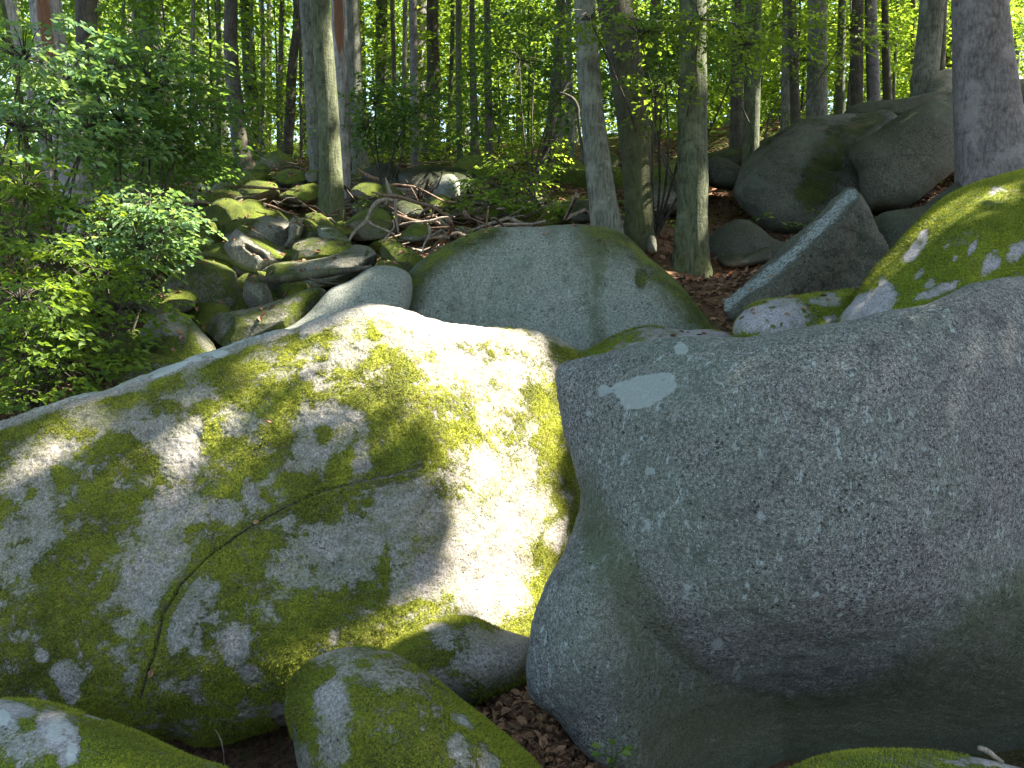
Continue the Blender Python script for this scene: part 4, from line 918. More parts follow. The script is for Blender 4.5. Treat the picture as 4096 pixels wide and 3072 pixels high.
def trunk_mesh(B, Tp, r0, r1, H, seed, mat, flare=.6, sides=14, limbs=5, moss=.3, crook=0.0, wound=None, mid=None, cut=None):
    """B base point, Tp a second point on the axis, r0/r1 radii there"""
    rng = np.random.default_rng(seed)
    ax = (Tp - B); h1 = ax[2]
    zs = np.concatenate([np.array([-.5, 0, .08, .2, .4, .7]), np.arange(1.1, H, .55 if sides > 10 else 1.2)])
    P, Rr = [], []
    for z in zs:
        t = z / h1
        off = ax * min(t, 1.0) + (ax * (t - 1) if t > 1 else 0) * .55 + (np.array([0, 0, (t - 1) * h1 * .45]) if t > 1 else 0)
        w = crook * np.array([fbm(np.array([[z * .35, seed, 0.]]), 2, 3)[0], fbm(np.array([[z * .35, seed, 9.]]), 2, 4)[0], 0])
        m = mid * 4 * np.clip(t, 0, 1) * (1 - np.clip(t, 0, 1)) if mid is not None else 0
        P.append(B + off + w * min(1, max(z, 0) / 2) + m)
        rr = r0 + (r1 - r0) * min(max(t, 0), 1.0)
        if t > 1: rr = max(r1 * (1 - (z - h1) / (H - h1) * .8), .02)
        rr *= 1 + flare * math.exp(-max(z, 0) / (r0 * 1.6))
        Rr.append(rr)
    P = np.array(P); Rr = np.array(Rr)
    V, F = tube(P, Rr, sides, True, .10, seed)
    zrel = V[:, 2] - B[2]
    near = np.exp(-np.clip(zrel, 0, 99) / (r0 * 4))
    ang = np.arctan2(V[:, 1] - np.interp(V[:, 2], P[:, 2], P[:, 1]), V[:, 0] - np.interp(V[:, 2], P[:, 2], P[:, 0]))
    if flare > .3:   # root buttresses
        ctr = np.stack([np.interp(V[:, 2], P[:, 2], P[:, 0]), np.interp(V[:, 2], P[:, 2], P[:, 1]), V[:, 2]], 1)
        V = ctr + (V - ctr) * (1 + .22 * np.sin(ang * 4 + seed) * np.exp(-np.clip(zrel, 0, 99) / (r0 * 1.5)))[:, None]
    parts = [(V, F)]
    nl = len(V)
    for k in range(limbs):
        z = rng.uniform(.42, .95) * H
        p = np.array([np.interp(z + B[2], P[:, 2], P[:, i]) for i in range(3)]); a = rng.uniform(0, 6.28); L = rng.uniform(1.5, 3.6)
        d = np.array([math.cos(a), math.sin(a), rng.uniform(.3, .9)])
        q = [p + d * L * t + np.array([0, 0, .25 * L * t * t]) + rng.normal(size=3) * .12 * t for t in np.linspace(0, 1, 5)]
        rb = np.interp(z, [0, H], [r0, .03]) * .45
        parts.append(tube(q, np.linspace(rb, .012, 5), 6, False))
    V, F = join(parts)
    mo = np.zeros(len(V)); zr = V[:, 2] - B[2]
    mo = moss * .6 + .9 * np.exp(-np.clip(zr, 0, 99) / 1.0) * (moss + .2)
    wd = np.zeros(len(V))
    if wound is not None:
        for (zz, aa, hz, ha) in wound:
            a_ = np.arctan2(V[:, 1] - np.interp(V[:, 2], P[:, 2], P[:, 1]), V[:, 0] - np.interp(V[:, 2], P[:, 2], P[:, 0]))
            da = np.abs((a_ - aa + math.pi) % (2 * math.pi) - math.pi)
            wd = np.maximum(wd, np.clip(1.3 - np.hypot((V[:, 2] - zz) / hz, da / ha), 0, 1) * (1 + .5 * fbm(V * 3, 2, 5)))
    me = mesh_from('trunk', V - B, F, M[mat], {'moss': mo, 'wound': wd})
    return me, P
ntree = 0
CANOPY_T = []
def tree(label, base, top, w0, w1, Y, H=20, mat='bark', crown='far', cz=None, moss=.3, name='beech_tree', cat='tree', group=None, seed=None, sides=14, flare=.6, crook=.05, wound=None, mid=None, limbs=5, sc=1.0, ground=True):
    global ntree
    ntree += 1
    seed = seed or ntree * 13
    B = at(base[0], base[1], Y); T_ = at(top[0], top[1], Y)
    if ground:
        gz = ground_z(B[0], B[1])[0]
        if gz < B[2]:       # root it in the ground along its own axis
            ax = (T_ - B) / (T_[2] - B[2]); B = B + ax * (gz - B[2] - .05)
    me, P = trunk_mesh(B, T_, w0 / FPX * Y / 2, w1 / FPX * Y / 2, H, seed, mat, flare, sides, limbs, moss, crook, wound, mid)
    e = link(name, None, loc=tuple(B))
    tag(e, label, cat, group)
    t = link('trunk', me, e)
    if crown == 'far':
        c = link('crown', FAR_CROWNS[seed % 5], e)
        zc = cz or H * .68
        p = np.array([np.interp(zc + B[2], P[:, 2], P[:, i]) for i in range(3)]) - B
        c.location = tuple(p); c.rotation_euler = (0, 0, seed * 1.7); s = sc * (.85 + .3 * ((seed * 37) % 100) / 100)
        c.scale = (s, s, s * 1.0)
    elif crown == 'own':
        rng = np.random.default_rng(seed)
        C, D, N, ln, ID = crown_arrays(seed, 3.6 * sc, 4.6, int((1500 if Y < 13 else 520) * sc * sc), 10, .16, 1.1, .05)
        zc = cz or H * .75
        p = np.array([np.interp(zc + B[2], P[:, 2], P[:, i]) for i in range(3)]); p[2] = B[2] + zc
        C = C + p
        k = carve(C, ln)
        me = leaf_mesh('crown', C[k] - B, D[k], N[k], ln[k], .62, 'leaf', rng)
        link('crown', me, e)
    return e

# name list: label, (base px,py), (top px,py), width base/top, distance, height ...
tree('thick mossy-footed beech trunk standing among the left block field', (331, 226), (320, 0), 23, 19, 12.0, 22, 'bark_mossy', 'own', 14, .4, flare=.7, mid=np.array([.03, 0, 0]))
tree('paler trunk just behind the left of the mossy-footed beech', (316, 166), (307, 0), 12, 15, 17, 20, 'bark', flare=.3)
tree('dead split trunk with a red-brown wound right of the mossy-footed beech', (345, 178), (337, 0), 10, 15, 14, 16, 'dead', None, flare=.2, name='dead_tree', wound=[(at(339, 22, 14)[2], -1.5, .7, .9), (at(339, 50, 14)[2], -1.2, .3, .5)])
tree('straight grey beech with sun flecks and a dark flared foot', (358, 163), (352, 0), 18, 12, 18, 22, 'bark', flare=.5)
tree('slender leaning dark tree forking left of the mossy-footed beech', (287, 152), (297, 0), 11, 7, 22, 19, 'bark_dark', crook=.3)
tree('grey leaning trunk above the little moss ball', (246, 172), (231, 0), 17, 12, 17.5, 22, 'bark_dark', mid=np.array([-.1, 0, 0]))
tree('broken grey trunk with a reddish scar at the far left', (78, 212), (52, 0), 26, 28, 11.5, 15, 'dead', None, name='dead_tree', moss=.2, wound=[(at(62, 35, 11.5)[2], -1.3, .8, .5), (at(58, 12, 11.5)[2], -1.3, .6, .35)], crook=.15)
tree('dark straight trunk right of the scarred grey trunk', (88, 196), (87, 0), 20, 20, 13, 20, 'bark_dark', 'own', 14)
tree('thin splintered stem leaning at the upper left corner', (58, 200), (22, 0), 7, 9, 9.5, 9, 'dead', None, name='dead_tree', flare=.1, limbs=2, crook=.2)
tree('thin bent sapling stem with yellow moss at left edge', (36, 230), (14, 0), 5, 4, 8.0, 8, 'bark_mossy', None, name='sapling', flare=.1, crook=.35, limbs=3, moss=1.0)
tree('leaning twin of the first front trunk, pale with a sunlit right side', (609, 234), (584, 0), 29, 20, 10.2, 20, 'bark', 'own', 14, .2, flare=.5, mid=np.array([-.06, 0, 0]))
tree('dark leaning trunk with a bright mossy foot behind the pale one', (639, 248), (611, 0), 25, 35, 10.6, 22, 'bark_dark', 'own', 15, .8, flare=.55, mid=np.array([.10, 0, 0]))
tree('single straight greenish trunk left of the upper right pile', (691, 272), (693, 0), 31, 26, 10.3, 22, 'bark_mossy', 'own', 14, .25, flare=.5)
tree('very thick grey rough-barked trunk at the right edge', (1000, 205), (980, 0), 62, 49, 9.2, 24, 'bark_rough', 'own', 15, .1, flare=.5, name='oak_tree', sides=24, mid=np.array([-.03, 0, 0]))
tree('orange-edged trunk with a bright sunlit right side on the right slope', (785, 132), (787, 0), 9, 9, 19, 22, 'bark', 'own')
tree('dark trunk touching the orange-edged trunk', (796, 128), (793, 0), 10, 8, 18, 22, 'bark_dark', 'own')
tree('stout pale beech trunk rising behind the tilted dark slab', (817, 122), (818, 0), 20, 18, 17, 22, 'bark', 'own')
tree('half-lit trunk right of the stout pale beech', (840, 115), (842, 0), 10, 7, 19, 21, 'bark_mossy', 'own')
tree('brown trunk behind a spray of leaves above the shelf rock', (856, 108), (858, 0), 12, 11, 18, 22, 'bark_dark', 'own')
tree('clean grey trunk with a thin lit right edge above the shelf rock', (874, 106), (872, 0), 13, 11, 18, 22, 'bark_rough', 'own')
tree('slim dark trunk right of the clean grey one', (888, 105), (883, 0), 9, 6, 18.5, 20, 'bark_dark', 'own')
tree('sturdy brown trunk left of the rock knob', (922, 100), (925, 0), 14, 12, 17, 22, 'bark_rough', 'own')
tree('dark trunk rising right behind the rock knob', (940, 92), (941, 0), 9, 8, 18, 21, 'bark_dark', 'own')
tree('dark trunk seen to the right of the straight greenish trunk', (736, 150), (739, 0), 13, 11, 16, 22, 'bark_dark', 'own')
tree('greenish sunlit trunk standing above the mossy bank rock', (750, 160), (753, 0), 16, 15, 15, 22, 'bark_mossy', 'own')
tree('thin pale trunk between the two clearing trunks', (894, 100), (897, 0), 3.5, 3, 24, 18, 'bark', sides=8)
tree('thin grey trunk left of the sturdy brown one', (913, 98), (915, 0), 5, 5, 23, 19, 'bark', sides=8)
tree('narrow trunk in the gap right of the dark leaning trunk', (641, 160), (650, 0), 9, 6, 19, 20, 'bark_dark', 'own', crook=.15)
tree('thin green-lit trunk right of the narrow gap trunk', (655, 160), (656, 0), 5, 5, 21, 19, 'bark_mossy', sides=8)
tree('thin dark trunk next to the green-lit one', (661, 160), (660, 0), 3.5, 3.5, 23, 18, 'bark_dark', sides=8)
tree('dark trunk with a sunlit stripe left of the front pair', (548, 165), (556, 0), 11, 9, 17, 21, 'bark_dark', 'own', crook=.15)
tree('slim trunk with scattered light left of the front pair', (572, 165), (569, 0), 7, 5, 19, 20, 'bark', 'own')
tree('straight dark trunk at the right end of the sunny gap', (489, 166), (487, 0), 9, 6, 18, 20, 'bark_dark', 'own')
tree('dark green-tinged trunk second from the right of the gap', (475, 165), (473, 0), 9, 5, 19, 20, 'bark_dark', 'own')
tree('slim trunk with a fork of light third from the right of the gap', (460, 163), (458, 0), 6, 6, 19.5, 20, 'bark_mossy', 'own')
tree('rough slim trunk in the middle of the sunny gap', (415, 160), (413, 0), 8, 8, 20, 20, 'bark_rough')
tree('pale pinkish slim trunk in the middle of the sunny gap', (402, 160), (404, 0), 4.5, 4.5, 22, 20, 'bark')
tree('slim dark trunk left of the pale pinkish one', (397, 160), (393, 0), 5, 4, 21, 20, 'bark_dark')
tree('thin forked pale tree right of the rough slim trunk', (424, 158), (427, 0), 3.5, 3.5, 25, 18, 'dead', crook=.3, sides=8)
tree('thin dark trunk hidden in leaves at the middle top', (448, 160), (452, 0), 5, 4, 23, 20, 'bark_dark', sides=8)
tree('slim grey trunk just right of the leaning grey trunk', (261, 150), (262, 0), 5, 4, 24, 20, 'bark', sides=8)
tree('pair-standing thin lit stem left of the mossy-footed beech', (248, 150), (252, 0), 4, 4, 26, 19, 'bark', sides=8)
tree('short lit stem right of the leaf curtain', (216, 155), (219, 0), 5, 5, 24, 19, 'bark', sides=8)
tree('bright flecked thin trunk in the middle of the left thicket', (193, 155), (196, 0), 5, 4.5, 22, 19, 'dead', sides=8, crook=.1)
tree('bright flecked thin trunk above the left thicket', (134, 158), (135, 0), 4.5, 4.5, 24, 19, 'dead', sides=8)
tree('faint lit stem left of the flecked trunks', (120, 158), (123, 0), 4, 3.5, 25, 19, 'bark', sides=8)
tree('grey trunk with warm light right of the leaf curtain', (280, 152), (283, 0), 5, 5, 27, 19, 'bark', sides=8)
tree('lit slim trunk in front of the sunny gap beside the dead trunk', (347, 150), (349, 0), 4, 4, 27, 19, 'bark', sides=8)

TREE_ANCH = [(x, 130, 'the ' + n) for x, n in ((20, 'left-edge stems'), (65, 'scarred grey trunk'), (95, 'dark straight left trunk'), (134, 'flecked thin trunk'), (193, 'bright flecked trunk'), (240, 'leaning grey trunk'), (262, 'slim grey trunk'), (290, 'forking dark tree'),
             (328, 'mossy-footed beech'), (355, 'flared beech'), (395, 'slim dark trunk'), (414, 'rough slim trunk'), (450, 'hidden thin trunk'), (474, 'green-tinged trunk'), (490, 'last trunk of the gap'), (552, 'sun-striped dark trunk'), (570, 'light-scattered slim trunk'),
             (598, 'pale leaning twin'), (625, 'dark leaning twin'), (648, 'narrow gap trunk'), (692, 'single straight trunk'), (738, 'dark slope trunk'), (752, 'greenish sunlit trunk'), (786, 'orange-edged trunk'), (818, 'stout pale beech'), (841, 'half-lit trunk'), (857, 'brown trunk'),
             (873, 'clean grey trunk'), (886, 'slim dark slope trunk'), (923, 'sturdy brown trunk'), (940, 'trunk behind the knob'), (990, 'very thick right-hand trunk'))]
# further trees of the wood behind, each on its own foot
rng = np.random.default_rng(5)
pts = []
tries = 0
while len(pts) < 120 and tries < 9000:
    tries += 1
    Y = rng.uniform(24, 74); x = rng.uniform(-.68, .72) * Y
    if any((x - a) ** 2 + (Y - b) ** 2 < 2.6 ** 2 for a, b in pts): continue
    pts.append((x, Y))
TR = [trunk_mesh(np.zeros(3), np.array([rng.uniform(-.3, .3), 0, 8.]), .17 + .03 * i, .11 + .02 * i, 19 + i, 500 + i, ['bark', 'bark_dark', 'bark_mossy', 'bark', 'dead', 'bark_rough'][i], .4, 8, 6, .2, .2)[0] for i in range(6)]
for i, (x, y) in enumerate(pts):
    z = ground_z(x, y)[0]
    e = link('beech_tree', None, loc=(x, y, z))
    px_ = 512 + x / y * FPX; kd = ['grey', 'dark', 'mossy', 'pale', 'bleached', 'rough-barked'][i % 6]; far_ = 'near' if y < 38 else ('distant' if y < 56 else 'farthest')
    tag(e, own_label([far_ + ' slender ' + kd + ' beech in the wood, ' + where_is(px_, 130, TREE_ANCH), far_ + ' slim ' + kd + ' beech among others, ' + where_is(px_, 130, TREE_ANCH), 'slender beech tree deep in the sunlit background wood']), 'tree', 'slender beech trees deep in the background wood')
    t = link('trunk', TR[i % 6], e); t.rotation_euler = (rng.uniform(-.03, .03), rng.uniform(-.03, .03), rng.uniform(0, 6.28)); t.scale = (1, 1, 1)
    c = link('crown', FAR_CROWNS[i % 5], e); s = rng.uniform(.75, 1.15)
    c.location = (0, 0, rng.uniform(7.5, 14)); c.rotation_euler = (0, 0, rng.uniform(0, 6.28)); c.scale = (s, s, s * rng.uniform(.8, 1.1))

# unseen beeches added around the viewpoint to shade the place, crowns carved for sun spots
k = 0
for (x, y, H, cz, sc) in ((8.5, 3.4, 18, 11.0, 1.0), (8.0, 9.0, 20, 12.0, .9), (13.0, 8.4, 21, 15.0, 1.1), (11.0, 11.5, 20, 13.0, 1.1), (14.5, 2.5, 22, 15.0, 1.1), (9.5, .5, 18, 11.5, 1.0), (16.5, 12.0, 22, 16.0, 1.1), (13.5, 16.5, 22, 15.0, 1.15),
                          (5.5, -3.5, 18, 12.0, 1.0), (10.5, -4, 20, 13, 1.0), (18, 9.6, 24, 18.0, 1.1), (6.8, 14.5, 20, 14, .9), (19, 19, 24, 17, 1.15), (-6.5, -4.5, 18, 12, 1.0), (5.2, 2.6, 17, 13.0, .9), (-7.5, 3.5, 18, 13, 1.0)):
    k += 1
    z = ground_z(x, y)[0]; B = np.array([x, y, z])
    me, P = trunk_mesh(B, B + np.array([.2, .1, 8.]), .22, .17, H, 900 + k, 'bark', .4, 10, 2, .3, .1)
    e = link('beech_tree', None, loc=tuple(B)); sd_ = 'left of the view' if x < -3 else ('behind the viewpoint' if y < 0 else ('beside the massive grey boulder' if y < 5 else ('beyond the bright mossy boulder' if y < 10.5 else 'right of the very thick trunk')))
    ds_ = ('nearest', 'close', 'nearer', 'further', 'distant', 'furthest')[min(5, int(abs(x) / 3.4))]
    tag(e, own_label([ds_ + ' added tall leafy beech outside the frame, ' + sd_, ds_ + ' shading beech added outside the frame, broader crown, ' + sd_, 'tall leafy beech added outside the frame']), 'tree', 'unseen beeches added around the viewpoint')
    link('trunk', me, e)
    r2 = np.random.default_rng(900 + k)
    C, D, N, ln, ID = crown_arrays(900 + k, 4.2 * sc, 5.0, int(2450 * sc * sc), 10, .17, 1.15, .05)
    C = C + np.array([x, y, z + cz]); kk = carve(C, ln)
    link('crown', leaf_mesh('crown', C[kk] - B, D[kk], N[kk], ln[kk], .62, 'leaf', r2), e)

# ------------------------------------------------------------------ understory shrubs and saplings
def shrub(label, blobs_, leaf=.06, mat='leaf_maple', stems=(), name='shrub', cat='shrub', K=12, L=.38, near=True, seed=1, group=None, tilt=.22, base=None, limb='bark_dark'):
    """blobs_: (px, py, Y, rx_px, ry_px, depth, sprays)"""
    rng = np.random.default_rng(seed)
    O, Dv = [], []
    for (px, py, Y, rx, ry, dp, n) in blobs_:
        n = int(n * (.58 if near else .62))
        q = rng.normal(size=(n, 3)); q /= np.linalg.norm(q, axis=1)[:, None]; q *= rng.random((n, 1)) ** .45
        # arrange in flat storeys
        lay = np.round(q[:, 2] * 2.6) / 2.6 + .06 * rng.normal(size=n)
        c = at(px, py, Y)
        O.append(c + np.stack([q[:, 0] * rx / FPX * Y, q[:, 1] * dp, lay * ry / FPX * Y], 1))
        a = np.stack([q[:, 0], q[:, 1] - .3, .1 * rng.normal(size=n)], 1) + .5 * rng.normal(size=(n, 3)) * [1, 1, .15]
        Dv.append(a)
    O, Dv = np.concatenate(O), np.concatenate(Dv)
    C, D, N, ln, ID = sprays(rng, O, Dv, L * rng.uniform(.6, 1.3, len(O)), K, leaf * (1.05 if near else 1.0), tilt)
    tone = np.clip(.5 + .3 * rng.normal(size=len(O))[ID] + .2 * rng.normal(size=len(C)), 0, 1)
    gz = ground_z(C[:, 0], C[:, 1]); ok = (C[:, 2] > gz + .03) & carve(C, ln)
    b = base if base is not None else np.array([O[:, 0].mean(), O[:, 1].mean(), 0])
    b = np.array([b[0], b[1], ground_z(b[0], b[1])[0]])
    e = link(name, None, loc=tuple(b)); tag(e, label, cat, group)
    link('foliage', leaf_mesh('foliage', C[ok] - b, D[ok], N[ok], ln[ok], .72, mat, rng, near, tone[ok]), e)
    parts = []
    # stems: from the foot to blob centres, then twigs to sprays
    for (px, py, Y, rx, ry, dp, n) in blobs_:
        c = at(px, py, Y)
        t = np.linspace(0, 1, 7)[:, None]
        bend = np.array([rng.uniform(-.2, .2), rng.uniform(-.2, .2), 0])
        P = b * (1 - t) + c * t + bend * np.sin(t * math.pi) * np.linalg.norm(c - b) * .4
        parts.append(tube(P, np.linspace(.022, .008, 7), 5, False))
    sel = rng.choice(len(O), min(len(O), 420 if near else 110), replace=False)
    ctrs = np.array([at(x[0], x[1], x[2]) for x in blobs_])
    for i in sel:
        c = ctrs[np.argmin(((ctrs - O[i]) ** 2).sum(1))]
        m = (c + O[i]) / 2 + np.array([0, 0, .05])
        parts.append(tube([c, m, O[i]], [.007, .005, .003], 3, False))
    V, F = join(parts)
    link('stem', mesh_from('stem', V - b, F, M[limb], {'moss': 0 * V[:, 0], 'wound': 0 * V[:, 0]}), e)
    return e

shrub('tall maple sapling spreading layered leaves over the upper left corner', [(25, 60, 7.5, 50, 45, .8, 70), (60, 95, 8.0, 60, 30, .8, 80), (110, 70, 8.6, 50, 40, .8, 60), (20, 130, 7.2, 45, 30, .7, 60), (90, 130, 8.2, 55, 26, .7, 70)], .075, seed=11, base=at(30, 330, 7.6), L=.42, name='maple_sapling', cat='sapling')
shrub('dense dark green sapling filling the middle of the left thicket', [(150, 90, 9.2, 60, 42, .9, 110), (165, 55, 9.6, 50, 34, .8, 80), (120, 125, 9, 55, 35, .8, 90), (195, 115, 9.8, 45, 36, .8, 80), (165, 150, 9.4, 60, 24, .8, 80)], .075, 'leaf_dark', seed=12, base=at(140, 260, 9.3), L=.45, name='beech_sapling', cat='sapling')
shrub('pale green maple shrub with lit leaves in front of the scarred trunk', [(150, 212, 7.6, 36, 20, .5, 70), (165, 232, 7.6, 26, 20, .5, 50), (120, 200, 7.7, 36, 20, .5, 50), (100, 240, 7.3, 45, 26, .6, 80), (140, 250, 7.4, 24, 20, .4, 36)], .060, 'leaf_maple', seed=13, base=at(110, 330, 7.6), L=.30, name='maple_shrub')
shrub('bushy maple shrub at the left edge below the broken trunk', [(25, 190, 7.0, 45, 30, .7, 80), (20, 240, 6.6, 45, 30, .6, 80), (70, 215, 7.3, 40, 25, .6, 60), (60, 270, 6.6, 50, 26, .5, 80), (110, 280, 6.9, 40, 20, .5, 50)], .062, 'leaf', seed=14, base=at(30, 350, 6.8), L=.32, name='maple_shrub')
shrub('yellow-green leafy sapling at the left edge above the giant slab', [(20, 300, 5.9, 34, 26, .4, 60), (15, 350, 5.7, 36, 34, .4, 70), (60, 330, 6.1, 40, 26, .4, 60), (50, 375, 5.9, 46, 18, .35, 70), (95, 345, 6.4, 40, 20, .4, 50), (20, 400, 5.7, 24, 12, .3, 30), (120, 310, 6.6, 44, 16, .4, 50)], .055, 'leaf', seed=15, base=at(40, 440, 6.2), L=.28, name='beech_sapling', cat='sapling')
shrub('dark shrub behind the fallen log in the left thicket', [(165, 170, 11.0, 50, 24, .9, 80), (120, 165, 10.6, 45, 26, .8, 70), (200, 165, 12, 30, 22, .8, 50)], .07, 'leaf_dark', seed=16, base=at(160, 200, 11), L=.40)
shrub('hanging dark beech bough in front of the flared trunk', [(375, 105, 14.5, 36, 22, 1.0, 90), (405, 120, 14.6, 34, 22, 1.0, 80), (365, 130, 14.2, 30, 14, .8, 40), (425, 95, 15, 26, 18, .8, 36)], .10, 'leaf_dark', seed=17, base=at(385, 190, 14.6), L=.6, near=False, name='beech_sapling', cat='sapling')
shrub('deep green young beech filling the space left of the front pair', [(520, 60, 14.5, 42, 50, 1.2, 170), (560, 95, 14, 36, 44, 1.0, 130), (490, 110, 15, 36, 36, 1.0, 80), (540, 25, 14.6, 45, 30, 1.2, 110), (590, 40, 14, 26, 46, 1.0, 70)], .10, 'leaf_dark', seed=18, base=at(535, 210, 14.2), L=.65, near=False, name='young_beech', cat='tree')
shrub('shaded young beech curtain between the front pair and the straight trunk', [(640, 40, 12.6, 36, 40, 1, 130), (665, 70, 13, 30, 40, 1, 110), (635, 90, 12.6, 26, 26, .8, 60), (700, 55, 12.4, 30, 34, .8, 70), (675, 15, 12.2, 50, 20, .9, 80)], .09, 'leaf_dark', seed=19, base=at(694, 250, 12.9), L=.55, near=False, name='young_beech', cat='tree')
shrub('bright leafy boughs of a young beech between the right-hand trunks', [(735, 40, 15, 34, 26, 1.0, 60), (775, 25, 15.6, 40, 18, 1.0, 60), (850, 30, 16, 40, 24, 1, 60), (720, 75, 14.5, 20, 16, .8, 26), (800, 60, 17, 40, 20, 1, 40)], .10, 'leaf_far', seed=20, base=at(760, 190, 15.5), L=.6, near=False, name='young_beech', cat='tree')
shrub('sunlit seedling bush in the clearing left of the front pair', [(545, 150, 14.6, 24, 10, .6, 40), (520, 165, 14.4, 40, 10, .6, 60), (555, 140, 14.2, 12, 8, .4, 16), (500, 180, 13.4, 40, 8, .6, 50)], .075, 'leaf_far', seed=21, L=.4, near=False)
shrub('leafy bush in the middle distance of the sunny gap', [(440, 120, 22, 50, 26, 1.5, 130), (480, 135, 20, 40, 20, 1.4, 80), (400, 145, 20, 40, 14, 1.2, 60)], .12, 'leaf_far', seed=22, L=.8, near=False)
shrub('bright bush behind the leaning grey trunk', [(215, 110, 20, 40, 36, 1.5, 110), (250, 90, 22, 40, 40, 1.5, 110), (290, 110, 24, 36, 30, 1.5, 70)], .12, 'leaf_far', seed=23, L=.8, near=False)
shrub('low green plants at the right of the ledge rock', [(505, 190, 12.6, 34, 10, .7, 60), (540, 205, 12.2, 40, 7, .6, 50), (490, 205, 12, 26, 8, .5, 30), (580, 215, 11.8, 24, 6, .4, 24)], .07, 'leaf_far', seed=24, L=.36, near=False)

shrub('leafy bough hanging across the tops of the twin and straight trunks', [(590, 20, 9.4, 34, 14, .5, 34), (640, 35, 9.6, 40, 20, .5, 50), (665, 80, 9.6, 22, 12, .4, 24), (700, 20, 9.5, 40, 16, .5, 40), (745, 45, 9.8, 36, 16, .5, 40), (655, 100, 9.8, 16, 8, .3, 12)], .075, 'leaf', seed=31, base=at(655, 250, 11.3), L=.42, near=False, name='young_beech', cat='tree')
# copies of young beeches through the middle distance
rng = np.random.default_rng(77)
n = 0
while n < 96:
    px = rng.uniform(-40, 1060); Y = rng.uniform(19, 44)
    if n >= 64: px, Y = rng.uniform(540, 1000), rng.uniform(24, 50)
    x = (px - 512) / FPX * Y; z = ground_z(x, Y)[0]
    e = link('young_beech', None, loc=(x, Y, z)); ht_ = ['knee-high', 'low', 'tall'][n % 3]
    tag(e, own_label([('near' if Y < 27 else 'distant') + ' young beech bush, ' + where_is(px, 130, TREE_ANCH), ('middling' if Y < 33 else 'far') + ' bushy young beech in the understory, ' + where_is(px, 130, TREE_ANCH), 'young beech bush, ' + ht_ + ' and half hidden, ' + where_is(px, 130, TREE_ANCH), 'faint young beech bush far off, ' + where_is(px, 130, TREE_ANCH), 'young beech with a bushy green crown between the background trunks']), 'tree', 'young beeches of the background understory')
    h = rng.uniform(1.6, 6.5) if n < 64 else rng.uniform(.8, 3.0)
    P = [np.array([0, 0, -.1]), np.array([.05, 0, h * .5]), np.array([-.05, .05, h * 1.1])]
    V, F = tube(P, [.04, .03, .01], 5, False)
    link('trunk', mesh_from('trunk', V, F, M['bark_dark'], {'moss': 0 * V[:, 0], 'wound': 0 * V[:, 0]}), e)
    c = link('crown', LOW_CROWNS[n % 4], e); s = rng.uniform(1.2, 2.4)
    c.location = (0, 0, h); c.scale = (s * 1.15, s * 1.15, s * rng.uniform(.7, 1.3)); c.rotation_euler = (0, 0, rng.uniform(0, 6.28))
    n += 1

# far wood beyond the single trees: one mass of leaves
def far_wood():
    rng = np.random.default_rng(3)
    S = 15000
    Y = rng.uniform(62, 112, S); x = rng.uniform(-.9, .9, S) * Y
    z = ground_z(x, Y) + rng.uniform(0, 1, S) ** 1.1 * 34
    O = np.stack([x, Y, z], 1)
    g = fbm(O * .14, 3, 6); O = O[(g > -.22) | (rng.random(S) < .35)]
    D = rng.normal(size=(len(O), 3)); D[:, 2] *= .2
    C, D, N, ln, ID = sprays(rng, O, D, 3.2, 9, .50)
    me = leaf_mesh('far_wood', C, D, N, ln, .65, 'leaf_far', rng)
    tag(link('far_wood', me), 'far sunlit leaves of the wood closing the view up the slope', None, kind='stuff')
far_wood()

# ground cover and litter
def floor_cover():
    rng = np.random.default_rng(8)
    n = 2600
    px = rng.uniform(-60, 1100, n); Y = rng.uniform(11.5, 34, n)
    x = (px - 512) / FPX * Y
    dens = fbm(np.stack([x, Y, 0 * x], 1) * .35, 2, 4)
    k = dens > -.02
    x, Y = x[k], Y[k]
    O = np.stack([x, Y, ground_z(x, Y) + rng.uniform(.05, .35, len(x))], 1)
    D = rng.normal(size=(len(O), 3)); D[:, 2] = np.abs(D[:, 2]) * .3
    C, D, N, ln, ID = sprays(rng, O, D, .34, 9, .09)
    tag(link('ground_plants', leaf_mesh('ground_plants', C, D, N, ln, .55, 'leaf_far', rng)), 'low green seedlings and herbs carpeting the forest floor', None, kind='stuff')
    # fallen leaves
    n = 42000
    px = rng.uniform(-50, 1080, n); Y = 6 + 16 * rng.random(n) ** 1.3
    x = (px - 512) / FPX * Y
    C1 = np.stack([x, Y, ground_z(x, Y) + .012 + rng.random(n) * .02], 1)
    m = 9000
    a = rng.random((m, 1)); Yn = rng.uniform(2.6, 4.2, m); xn = rng.uniform(-.15, .75, m)
    C2 = np.stack([xn, Yn, ground_z(xn, Yn) + rng.random(m) * .05], 1)
    C = np.concatenate([C1, C2]); k = len(C)
    D = rng.normal(size=(k, 3)); D[:, 2] *= .25
    N = np.array([0, 0, 1.]) + .55 * rng.normal(size=(k, 3))
    ln = np.concatenate([rng.uniform(.05, .10, n), rng.uniform(.02, .075, m)])
    tag(link('leaf_litter', leaf_mesh('leaf_litter', C, D, N, ln, .6, 'litter', rng, True)), 'reddish brown fallen beech leaves lying over the ground', None, kind='stuff')
floor_cover()

